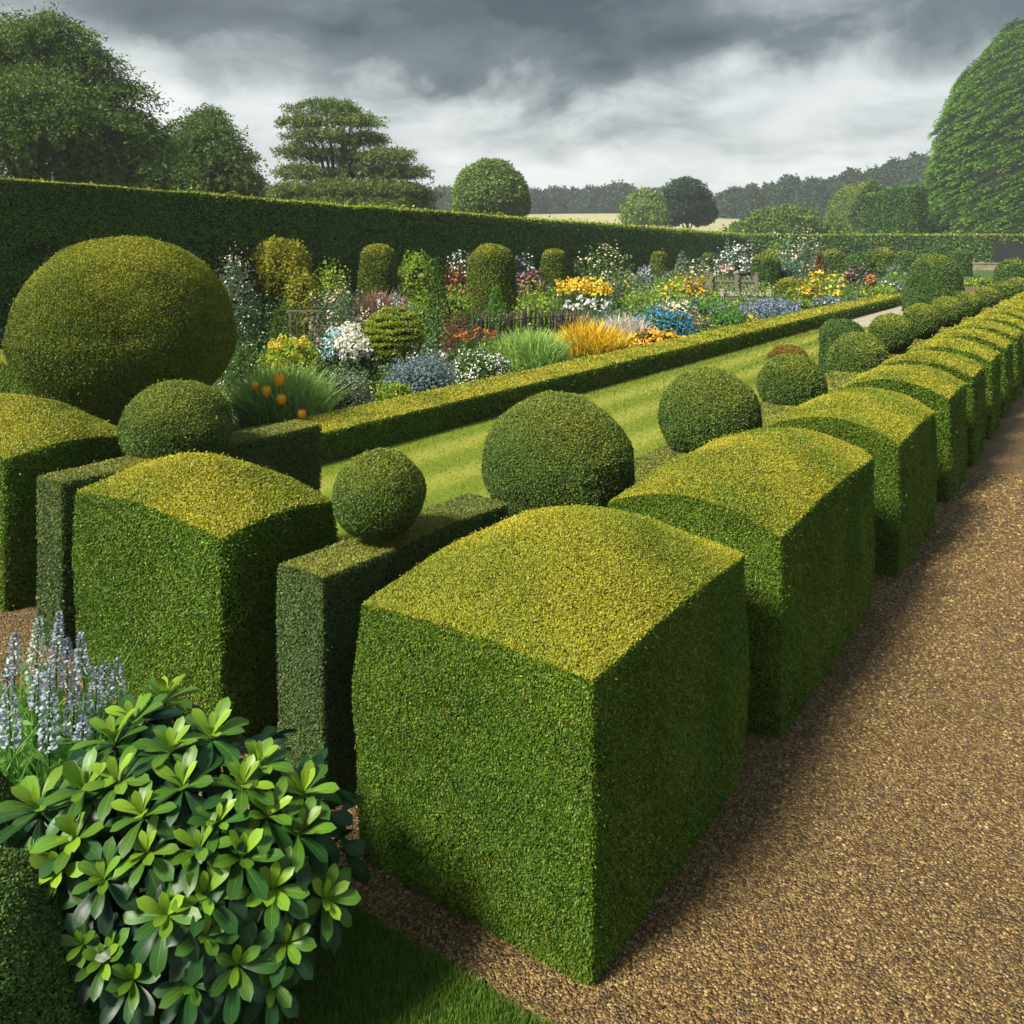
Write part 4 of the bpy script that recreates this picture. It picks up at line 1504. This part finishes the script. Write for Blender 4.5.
PL('flowering_cushion', 'soft yellow flowers in the middle of the border', 'plant', 'shrub', 673, 34.5, 38, 281, G_LIME, F_YELLOW, .3, 1)
PL('flowering_cushion', 'small patch of orange flowers left of the picket fence', 'plant', 'shrub', 697, 34, 24, 281, G_MID, F_ORANGE, .35, 1.3)
PL('leafy_bush', 'grey leaved shrub behind the orange patch', 'plant', 'shrub', 696, 56, 30, 262, G_GREY, F_CREAM, .15)
PL('leafy_bush', 'dark teal pointed bush between cream and bright green plants', 'plant', 'cone', 694, 26.5, 16, 299, G_TEAL)
PL('flowering_shrub', 'wide cloud of white blossom behind the picket fence', 'plant', 'bush', 737, 52, 46, 250, G_GREY, F_WHITE, .35, .75)
PL('flowering_shrub', 'pink and yellow flowers poking over the picket fence', 'plant', 'tallflower', 729, 44, 22, 263, G_LIME, F_PINK, .6, 1)
PL('leafy_bush', 'yellow-green shrub behind the drum topiary', 'plant', 'bush', 773, 60, 22, 247, G_LIME)
PL('flowering_shrub', 'tall airy shrub of white blossom against the far hedge', 'plant', 'shrub', 798, 50, 46, 240, G_GREY, F_CREAM, .20, .8)
PL('leafy_bush', 'blue-green bush below the airy white blossom', 'plant', 'bush', 786, 45, 30, 262, G_TEAL)
PL('flowering_cushion', 'wide tangle of yellow and orange flowers near the golden cushion', 'plant', 'shrub', 823, 37, 50, 277, G_LIME, F_YELLOW, .35, 1.2)
PL('flowering_cushion', 'orange blooms at the front of the yellow tangle', 'plant', 'shrub', 813, 34, 26, 286, G_MID, F_ORANGE, .35, 1.1)
PL('flowering_shrub', 'narrow rust orange flower pyramid left of the mushroom topiary', 'plant', 'cone', 820, 43, 18, 255, G_RED)
PL('leafy_bush', 'large rounded dark green bush near the largest dome', 'plant', 'mound', 862, 53, 44, 254, G_MID)
PL('flowering_cushion', 'dark purple bush with mauve flowers before the large bush', 'plant', 'bush', 858, 43, 32, 270, G_DARK, F_MAUVE, .5, 1)
PL('flowering_cushion', 'small cluster of red-orange flowers beside the purple bush', 'plant', 'mound', 870, 42, 9, 277, G_DARK, F_RED, .6, 1.2)
PL('silver_bush', 'pale white leaved spreading plant left of the largest dome', 'plant', 'mound', 888, 44, 36, 282, G_GREY, F_WHITE, .4, 1)
PL('silver_bush', 'grey-green shrub left behind the largest dome', 'plant', 'shrub', 890, 58, 28, 264, G_GREY)
PL('leafy_bush', 'lime cushion beyond the largest dome', 'plant', 'mound', 981, 50, 32, 279, G_LIME)
PL('flowering_shrub', 'small beige shrub in front of the far gate', 'plant', 'bush', 982, 84, 16, 262, G_PALEG)


def tulips():
    for i, (px, py, s) in enumerate([(254.6, 386, .8), (266, 392, 1.0), (278.6, 380.5, 1.2), (281, 400, .95), (301.6, 415, .9)]):
        Z = [10.0, 9.95, 10.1, 9.9, 10.0][i]
        p = at(px, Z)
        h = top_h(py, Z)
        lab = ['leftmost small orange tulip in the green clump', 'orange tulip drooping a little beside the tallest one',
               'largest and tallest orange tulip with a pale blaze', 'orange tulip just below the tallest one', 'lowest orange tulip, nearest the edging hedge'][i]
        t = thing('tulip', lab, 'tulip', p, 'orange tulips in the green clump')
        g = Geo()
        tube(g, [(0, 0, 0), (.01, .01, h * .6), (0, 0, h)], [.007, .006, .005], 0, 6)
        g.build('stem', M_STEM, t)
        g = Geo()
        R = .060 * s
        for k in range(6):
            a = k * pi / 3
            tt = np.linspace(0, 1, 7)
            uu = np.linspace(-1, 1, 5)
            T, U = np.meshgrid(tt, uu, indexing='ij')
            T, U = T.ravel(), U.ravel()
            wd = np.sin(np.clip(T * .85 + .12, 0, 1) * pi) ** .7
            ang = a + U * wd * .72
            rad = R * (.10 + .88 * np.sin(np.clip(.06 + T * .80, 0, 1) * pi) ** .75) * (1.0 if k % 2 else .92)
            v = np.stack([np.cos(ang) * rad, np.sin(ang) * rad, T * R * 2.1 - R * .9], 1)
            g.add(v, grid(7, 5), 0, .3 + .1 * k, 0, True)
        o = g.build('flower', F_ORANGE, t)
        o.location = (0, 0, h)


tulips()


def tiered_topiary():
    """a ball cut into stacked leafy shelves"""
    Z = 16.2
    p = at(393.5, Z)
    R = 29 * Z / F
    zc = top_h(337, Z)
    r = np.random.default_rng(12)
    g = Geo()
    cv, cf = lathe_form(ball_profile(R * .80, n=16, low=-1.3), 30, 3, .01)
    g.add(cv + np.array([0, 0, zc]), cf, 0, .5, 0, True)
    n_t = 9
    for i in range(n_t):
        z = -R * .85 + (R * 1.78) * i / (n_t - 1)
        rr = math.sqrt(max(R * R - z * z, (R * .22) ** 2))
        m = int(260 + 1500 * rr / R)
        a = r.uniform(0, 6.28, m)
        tt = r.uniform(-1, 1, m)
        rad = rr * (1.02 - .13 * tt ** 2 + .02 * r.normal(size=m))
        wob = .018 * np.sin(a * 5 + i * 2)
        P = np.stack([np.cos(a) * rad, np.sin(a) * rad, z + tt * R * .062 + wob + .12 * R * .2 * np.sin(a + 1)], 1) + np.array([0, 0, zc])
        N = unit(np.stack([np.cos(a), np.sin(a), .7 + .5 * tt], 1))
        v, f = leaf_quads(P, N, .055, .028, r, (.3, .95))
        g.add(v, f, 1, np.clip(.45 + .3 * tt + .25 * r.random(m), 0, 1))
    o = g.build('tiered_topiary', [M_CORE, LM('lime_box_leaf', (.05, .10, .01), (.34, .40, .035))])
    o.location = p
    tag(o, 'lime green ball cut into stacked tiers behind the hydrangea', 'topiary')


tiered_topiary()

# ------------------------------------------------------------------ wooden things in the border
M_GREYWOOD = noise_mat('grey_wood', [(.12, .10, .075), (.24, .21, .16)], 9, .9, .4, 40, stretch=(3, 3, .4))
M_PALEWOOD = noise_mat('pale_wood', [(.30, .28, .20), (.46, .43, .33)], 9, .9, .4, 40, stretch=(3, 3, .4))
M_STAKE = noise_mat('stake_wood', [(.05, .038, .04), (.15, .115, .10)], 9, .95, .5, 40, stretch=(3, 3, .3))


def stake_fence():
    a, b = at(474, 19.4), at(577, 21.8)
    r = np.random.default_rng(8)
    t = thing('stake_fence', 'row of weathered brown stakes in front of the dark sided dome', 'fence', a)
    d = b - a
    n = 54
    g = Geo()
    for i in range(n):
        c = d * (i + r.uniform(-.25, .25)) / n
        h = r.uniform(.72, 1.0) * (1.0 if i < 34 else .85)
        c2 = c + np.array([r.normal() * .03, r.normal() * .03, h])
        w = r.uniform(.018, .032)
        tube(g, [c, (c + c2) / 2, c2], [w, w * .95, w * .55], 0, 6)
    g.build('stake', M_STAKE, t)
    g = Geo()
    for z in (.3, .62):
        tube(g, [np.array([0, 0, z]), d * .5 + np.array([0, 0, z + .03]), d + np.array([0, 0, z])], [.016] * 3, 0, 6)
    g.build('binding_rail', M_STAKE, t)


stake_fence()


def picket(label, px0, Z0, px1, Z1, h, n, mat, gap=.45, posts=(0, .5, 1), seed=1):
    a, b = at(px0, Z0), at(px1, Z1)
    d = b - a
    rot = math.atan2(d[1], d[0])
    w = np.linalg.norm(d)
    r = np.random.default_rng(seed)
    t = thing('picket_fence', label, 'fence', a)
    t.rotation_euler = (0, 0, rot)
    g = Geo()
    for i in range(n):
        x = (i + .5) * w / n
        hh = h * r.uniform(.9, 1.0)
        boxg(g, (x, .045, hh / 2 + .06), (w / n * gap, .03, hh - .06))
    g.build('picket', mat, t)
    for z in (.28, .8):
        g = Geo()
        boxg(g, (w / 2, 0, h * z), (w, .05, .09))
        g.build('rail', mat, t)
    for q in posts:
        g = Geo()
        boxg(g, (w * q, -.09, h * .56), (.13, .13, h * 1.12))
        boxg(g, (w * q, -.09, h * 1.14), (.17, .17, .05))
        g.build('post', mat, t)


picket('weathered grey picket fence under the pink and yellow flowers', 686, 37.5, 756, 37.0, 1.05, 16, M_GREYWOOD, .42, (0, .35, .72, 1), 3)
picket('low whitish picket rail in front of the drum topiary', 722, 33.6, 769, 33.2, .58, 13, M_PALEWOOD, .6, (0, 1), 4)


def trellis():
    p = at(304, 17.2)
    t = thing('garden_trellis', 'small weathered wooden frame beside the rose bushes', 'trellis', p)
    t.rotation_euler = (0, 0, YAW + .25)
    h = top_h(312, 17.2)
    for x in (-.27, .27):
        g = Geo()
        boxg(g, (x, 0, h / 2), (.045, .045, h))
        g.build('post', M_GREYWOOD, t)
    g = Geo()
    boxg(g, (0, 0, h + .02), (.68, .06, .04))
    g.build('top_bar', M_GREYWOOD, t)
    g = Geo()
    for x in (-.14, 0, .14):
        boxg(g, (x, .03, h / 2 - .02), (.018, .014, h - .06))
    for z in (.3, .55, .8):
        boxg(g, (0, .045, h * z), (.5, .012, .018))
    g.build('lattice', M_GREYWOOD, t)


trellis()


def ground_cover():
    """low mixed greenery that hides the soil of the border"""
    r = np.random.default_rng(21)
    n = 230000
    px = r.uniform(150, 1000, n)
    py = HORIZON + 1 / r.uniform(1 / 205, 1 / 30, n)
    Z = F * EYE / (py - HORIZON)
    l = (px - 512) / F * Z
    P = np.stack([l * CX - Z * SX, l * SX + Z * CX, 0 * l], 1)
    # left of the edging hedge, in front of the tall hedge
    d = (P1 - P00)[:2]
    side = (P[:, 0] - P00[0]) * d[1] - (P[:, 1] - P00[1]) * d[0]
    ok = (P[:, 0] < -7.95) & (side > 1.2 * np.linalg.norm(d)) & (P[:, 1] > 5.9) & (P[:, 1] < 62)
    P, Z = P[ok], Z[ok]
    k = lump(P, 2.6, 15) * .5 + .5
    P[:, 2] = r.random(len(P)) ** .6 * (.14 + .62 * np.clip(k, 0, 1) ** 1.4) * np.clip((-P[:, 0] - 7.9) / .8, .25, 1)
    s = 3.3 * Z / F
    N = unit(r.normal(size=P.shape) * .5 + np.array([0, 0, 1]))
    v, f = leaf_quads(P, N, s, s * .5, r, (.2, .95))
    g = Geo()
    hue = lump(P * np.array([1, 1, 0]), 4.5, 16)
    slot = np.where(hue > .35, 1, np.where(hue < -.35, 2, 0))
    q = r.random(len(P))
    slot = np.where((q > .45) & (q < .62) & (np.abs(hue) > .2), 6, slot)
    slot = np.where((q < .05) & (hue > .1), 3, slot)
    slot = np.where((q > .955) & (hue < .0), 4, slot)
    slot = np.where((q > .97) & (hue > .3), 5, slot)
    for m in range(7):
        w = slot == m
        vv = v.reshape(-1, 4, 3)[w].reshape(-1, 3)
        g.add(vv, np.arange(len(vv)).reshape(-1, 4), m, r.random(w.sum()))
    o = g.build('ground_cover', [G_MID, G_LIME, G_GREY, F_CREAM, F_LAV, F_YELLOW, G_BRIGHT])
    tag(kind(o, 'stuff'), 'mixed low greenery and small flowers filling the border', 'ground cover')


ground_cover()

# ------------------------------------------------------------------ foreground: glossy shrub, flower spikes, box hedge
def glossy_shrub():
    r = np.random.default_rng(55)
    Zc = 2.78
    c = at(183, Zc)
    base = c.copy()
    base[2] = .03
    c[2] = .40
    R = np.array([.62, .50, .50])
    ur, uf = np.array([CX, SX, 0]), np.array([-SX, CX, 0])
    t = thing('glossy_shrub', 'glossy evergreen shrub with rosettes of paddle leaves in the bottom left corner', 'shrub', base)
    m, nt, out = new_mat('paddle_leaf')
    Lk = nt.links.new
    a1 = _node(nt, 'ShaderNodeAttribute', attribute_name='young_lit')
    a2 = _node(nt, 'ShaderNodeAttribute', attribute_name='rnd')
    rp = _node(nt, 'ShaderNodeValToRGB')
    Lk(a1.outputs['Fac'], rp.inputs[0])
    e = rp.color_ramp.elements
    e[0].position, e[0].color = 0, (.006, .034, .013, 1)
    e[1].position, e[1].color = 1, (.21, .34, .022, 1)
    for p_, c_ in ((.35, (.020, .080, .013, 1)), (.7, (.090, .21, .015, 1))):
        x = e.new(p_)
        x.color = c_
    mr = _node(nt, 'ShaderNodeMapRange')
    Lk(a2.outputs['Fac'], mr.inputs[0])
    mr.inputs[3].default_value, mr.inputs[4].default_value = .7, 1.25
    mu = _node(nt, 'ShaderNodeVectorMath', operation='SCALE')
    Lk(rp.outputs[0], mu.inputs[0])
    Lk(mr.outputs[0], mu.inputs['Scale'])
    b = _node(nt, 'ShaderNodeBsdfPrincipled')
    b.inputs['Roughness'].default_value = .43
    b.inputs['Specular IOR Level'].default_value = .38
    Lk(mu.outputs[0], b.inputs['Base Color'])
    tn = _node(nt, 'ShaderNodeTexNoise')
    tn.inputs['Scale'].default_value = 60
    tcc = _node(nt, 'ShaderNodeTexCoord')
    Lk(tcc.outputs['Object'], tn.inputs['Vector'])
    bp = _node(nt, 'ShaderNodeBump')
    bp.inputs['Strength'].default_value = .15
    bp.inputs['Distance'].default_value = .004
    Lk(tn.outputs['Fac'], bp.inputs['Height'])
    Lk(bp.outputs[0], b.inputs['Normal'])
    tr = _node(nt, 'ShaderNodeBsdfTranslucent')
    Lk(mu.outputs[0], tr.inputs[0])
    mx = _node(nt, 'ShaderNodeMixShader')
    mx.inputs[0].default_value = .2
    Lk(b.outputs[0], mx.inputs[1])
    Lk(tr.outputs[0], mx.inputs[2])
    Lk(mx.outputs[0], out.inputs[0])

    def big_leaf(g, P, A, Nn, L, Wd, curl, young_lit, rnd):
        """a paddle leaf: from P along A, face up along Nn, folded at the midrib and arching back"""
        B = unit(np.cross(Nn, A))
        Nn = np.cross(A, B)
        tt = np.linspace(0, 1, 9)
        uu = np.array([-1, -.55, 0, .55, 1.0])
        w = Wd * .5 * np.interp(tt, [0, .12, .3, .5, .68, .82, .93, 1], [.13, .20, .50, .82, 1.0, .96, .72, .26])
        w[-1] = Wd * .02
        T, U = np.meshgrid(tt, uu, indexing='ij')
        Wm = np.repeat(w, 5).reshape(9, 5)
        ang = curl * T
        along = np.where(np.abs(curl) < 1e-3, T, np.sin(ang) / curl) * L
        drop = np.where(np.abs(curl) < 1e-3, 0, (1 - np.cos(ang)) / curl) * L
        fold = np.abs(U) * Wm * .32 - (U ** 2) * Wm * .14 + .05 * Wm * np.sin(T * 9 + rnd * 20) * U
        v = P + along[..., None] * A - drop[..., None] * Nn + (U * Wm)[..., None] * B + fold[..., None] * Nn
        g.add(v.reshape(-1, 3), grid(9, 5), 0, rnd, young_lit, True)
        mid = v[:8, 2] + Nn * .0009
        sd = B * (Wd * .028 * np.linspace(1, .35, 8))[:, None]
        g.add(np.stack([mid - sd, mid + sd], 1).reshape(-1, 3), grid(8, 2), 0, min(rnd + .4, 1), min(young_lit + .32, 1), True)
    spots = [(385, 120), (480, 60), (500, 205), (620, 165), (110, 380), (340, 300), (530, 315), (710, 310), (890, 330), (215, 465), (425, 510), (580, 500),
             (710, 525), (880, 450), (300, 590), (955, 650), (235, 790), (485, 700), (695, 850), (840, 780), (385, 890), (170, 560), (70, 580), (800, 620),
             (600, 640), (560, 900), (330, 180), (760, 250), (240, 330), (640, 420), (130, 680), (800, 900), (410, 400), (790, 400), (600, 760), (300, 830)]
    n_full = 0
    ends = []
    for i, (sx, sy) in enumerate(spots):
        px, py = sx / 2.926, 674 + sy / 2.926
        d = ray(px, py)
        # where this sight line meets the rounded outline of the bush
        o_ = CAM - c
        q = np.array([o_ @ ur, o_ @ uf, o_[2]]) / R
        e_ = np.array([d @ ur, d @ uf, d[2]]) / R
        A_, B_, C_ = e_ @ e_, q @ e_, q @ q - 1
        disc = B_ * B_ - A_ * C_
        s_ = (-B_ - math.sqrt(max(disc, 0))) / A_
        P = CAM + d * s_
        lo = P - c
        nrm = unit(ur * (lo @ ur) / R[0] ** 2 + uf * (lo @ uf) / R[1] ** 2 + np.array([0, 0, 1]) * lo[2] / R[2] ** 2)
        axis = unit(nrm * .8 + np.array([0, 0, .75]) + r.normal(size=3) * .12)
        t1 = unit(np.cross(axis, np.array([.3, .5, .1])))
        t2 = np.cross(axis, t1)
        size = r.uniform(.118, .155) * (P[1] * CX - P[0] * SX) / 2.55
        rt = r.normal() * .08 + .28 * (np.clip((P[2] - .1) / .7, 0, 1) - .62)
        g = Geo()
        nl = int(r.integers(20, 27))
        hgt = np.clip((P[2] - .1) / .7, 0, 1)
        for k in range(nl):
            q_ = k / (nl - 1)
            az = k * 2.39996 + r.normal() * .12
            el = radians(12 + 98 * q_ ** .85 + r.normal() * 6)
            rad = t1 * cos(az) + t2 * sin(az)
            A = unit(axis * cos(el) + rad * sin(el))
            Nn = unit(axis * sin(el) - rad * cos(el) + .0001)
            L = size * (.55 + .6 * q_ ** .6) * r.uniform(.88, 1.1)
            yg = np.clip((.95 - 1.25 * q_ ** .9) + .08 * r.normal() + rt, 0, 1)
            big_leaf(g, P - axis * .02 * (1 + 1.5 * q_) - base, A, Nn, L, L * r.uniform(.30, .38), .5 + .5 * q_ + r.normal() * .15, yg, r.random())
        g.build('leaf_rosette', m, t)
        ends.append(P - base - axis * .03)
    # older dark leaves deeper inside
    g = Geo()
    for k in range(420):
        d = unit(r.normal(size=3))
        d[2] = abs(d[2]) * 1.0 - .25
        P = c + (ur * d[0] * R[0] + uf * d[1] * R[1] + np.array([0, 0, 1]) * d[2] * R[2]) * r.uniform(.55, .9)
        if P[2] < .08:
            continue
        A = unit(d + r.normal(size=3) * .6 + np.array([0, 0, .1]))
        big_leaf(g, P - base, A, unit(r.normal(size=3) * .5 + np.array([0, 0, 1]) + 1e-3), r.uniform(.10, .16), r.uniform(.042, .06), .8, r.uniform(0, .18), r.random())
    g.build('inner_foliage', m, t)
    g = Geo()
    for e1 in ends:
        s0 = np.array([e1[0] * .12, e1[1] * .12, 0])
        tube(g, [s0, s0 + (e1 - s0) * .5 + np.array([0, 0, .05]), e1], [.014, .010, .006], 0, 6)
    g.build('branch', M_BARK, t)


glossy_shrub()


def flower_spikes():
    r = np.random.default_rng(66)
    S_ = [(78, 165, 370, 3.95), (158, 95, 430, 3.9), (268, 75, 360, 4.0), (350, 205, 440, 3.95), (455, 180, 390, 3.95), (525, 305, 480, 4.0), (603, 310, 490, 4.0),
          (75, 370, 740, 3.6), (245, 370, 750, 3.6), (370, 430, 670, 3.65), (475, 370, 590, 3.7), (435, 600, 700, 3.6), (178, 400, 560, 3.75), (12, 450, 680, 3.65)]
    W_ = ['leftmost thin tall', 'broadest and greenest tall', 'tallest slender', 'blue-grey upright', 'stout pale tall', 'short faint', 'rightmost thin',
          'long front', 'long central', 'short thick front', 'middle pale', 'smallest low', 'half hidden grey', 'cut off edge']
    for i, (sx, t0, t1, Z) in enumerate(S_):
        px, py0, py1 = sx / 5.12, 600 + t0 / 5.12, 600 + t1 / 5.12
        p = at(px, Z)
        p[2] = .02 if p[1] > 2.19 else .03
        h1, h0 = top_h(py0, Z) - p[2], top_h(py1, Z) - p[2]
        t = thing('spike_flower', W_[i] + ' grey-white flower spike before the left golden block', 'flower', p, 'grey-white flower spikes by the shrub')
        lean = r.normal(size=2) * .02
        tip = np.array([lean[0], lean[1], h1])
        g = Geo()
        tube(g, [(0, 0, 0), tip * .5, tip], [.006, .005, .003], 0, 6)
        P = r.normal(size=(26, 3)) * np.array([.035, .035, 0])
        blades(g, P, h0 * .85 + .12, .016, r, .5, 1, 0, 4)
        k = 16
        zz = r.uniform(.05, .95, k) * max(h0, .2)
        an = r.uniform(0, 6.28, k)
        A = np.stack([np.cos(an), np.sin(an), .5 + 0 * an], 1)
        v, f = leaf_quads(np.stack([0 * zz, 0 * zz, zz], 1), unit(A), .12, .02, r, (.85, .99))
        g.add(v, f, 1, r.random(k))
        g.build('stem', [M_STEM, G_EMER], t)
        g = Geo()
        ln = h1 - h0
        rows = max(8, int(ln / .0125))
        wid = (.042 if i in (1, 7, 8, 9, 10) else .033) * (1.1 if i == 1 else 1)
        for a in range(rows):
            q = a / (rows - 1)
            rad = wid * (1 - .75 * q ** 1.6) * (.75 + .25 * min(q * 6, 1))
            m = 13
            an = np.arange(m) * 2 * pi / m + a * .35 + r.normal(size=m) * .1
            d = np.stack([np.cos(an), np.sin(an), .35 - .0 * an], 1)
            C = tip * ((h0 + ln * q) / h1) + d * np.array([rad, rad, 0]) * .75
            v, f = leaf_quads(C, unit(d), .019 * (1 - .3 * q), .017 * (1 - .3 * q), r, (.55, .95))
            g.add(v, f, 0, np.clip(r.random(m) * .7 + .3 * (1 - q), 0, 1))
        g.build('flower_spike', G_SPK if i == 1 else F_GREYW, t)


G_SPK = LM('floret_sage', (.16, .24, .19), (.44, .52, .46), None, trans=.2)
flower_spikes()


def leaf_litter():
    r = np.random.default_rng(77)
    P = []
    for a, b in spans[:7]:
        n = 190
        P.append(np.stack([XR + np.abs(r.normal(size=n)) * .07 - .01, r.uniform(a, b + .3, n), np.full(n, .014)], 1))
    n = 420
    P.append(np.stack([r.uniform(-6.2, XR, n), 2.385 - np.abs(r.normal(size=n)) * .05, np.full(n, .014)], 1))
    n = 150
    P.append(np.stack([r.uniform(-1.3, 3, n), r.uniform(2, 9, n), np.full(n, .014)], 1))
    P = np.concatenate(P)
    v, f = leaf_quads(P, np.tile([0, 0, 1.0], (len(P), 1)), .017, .009, r, (-.1, .35))
    g = Geo()
    g.add(v, f, 0, r.random(len(P)))
    o = g.build('leaf_litter', leaf_mat('dry_leaf', (.035, .03, .01), (.22, .17, .05), None, .7, .1))
    tag(kind(o, 'stuff'), 'small dry clippings lying along the hedge bases', 'leaf litter')


leaf_litter()


def fore_box(px, py, Z, rpx, sq, label, seed):
    p = at(px, Z)
    R = rpx * Z / F
    h = top_h(py, Z)
    pr = [(max(R * cos(a), .003), h * max(sin(a), .01)) for a in np.linspace(0, pi / 2, 18)]
    v, f = lathe_form(pr, 36, seed, .012, .3)
    g = Geo()
    g.add(v * np.array([.97, .97, .99]), f, 0, .5, 0, True)
    scatter(g, v, f, .010, 3.0, seed, 1, .6, golden_lit_tips(.2), offset=p)
    o = g.build('box_bush', [M_CORE, M_DARKBOX])
    o.location = p
    tag(o, label, 'shrub')


fore_box(-62, 866, 2.25, 165, 1, 'clipped dark green box mound sloping out of the bottom left corner', 141)
fore_box(-62, 770, 3.1, 92, 1, 'darker box mound at the left edge below the flower spikes', 142)

# ------------------------------------------------------------------ haze
def haze():
    m, nt, out = new_mat('haze_air')
    v = _node(nt, 'ShaderNodeVolumePrincipled')
    v.inputs['Color'].default_value = (.86, .93, .95, 1)
    v.inputs['Density'].default_value = .00065
    v.inputs['Anisotropy'].default_value = .2
    nt.links.new(v.outputs[0], out.inputs['Volume'])
    g = Geo()
    boxg(g, (0, 0, 0), (920, 740, 52))
    o = g.build('haze', m)
    c = np.array([0, 310.0])
    o.location = (c[0] * CX - c[1] * SX, c[0] * SX + c[1] * CX, 25)
    o.rotation_euler = (0, 0, YAW)
    kind(o, 'stuff')


haze()
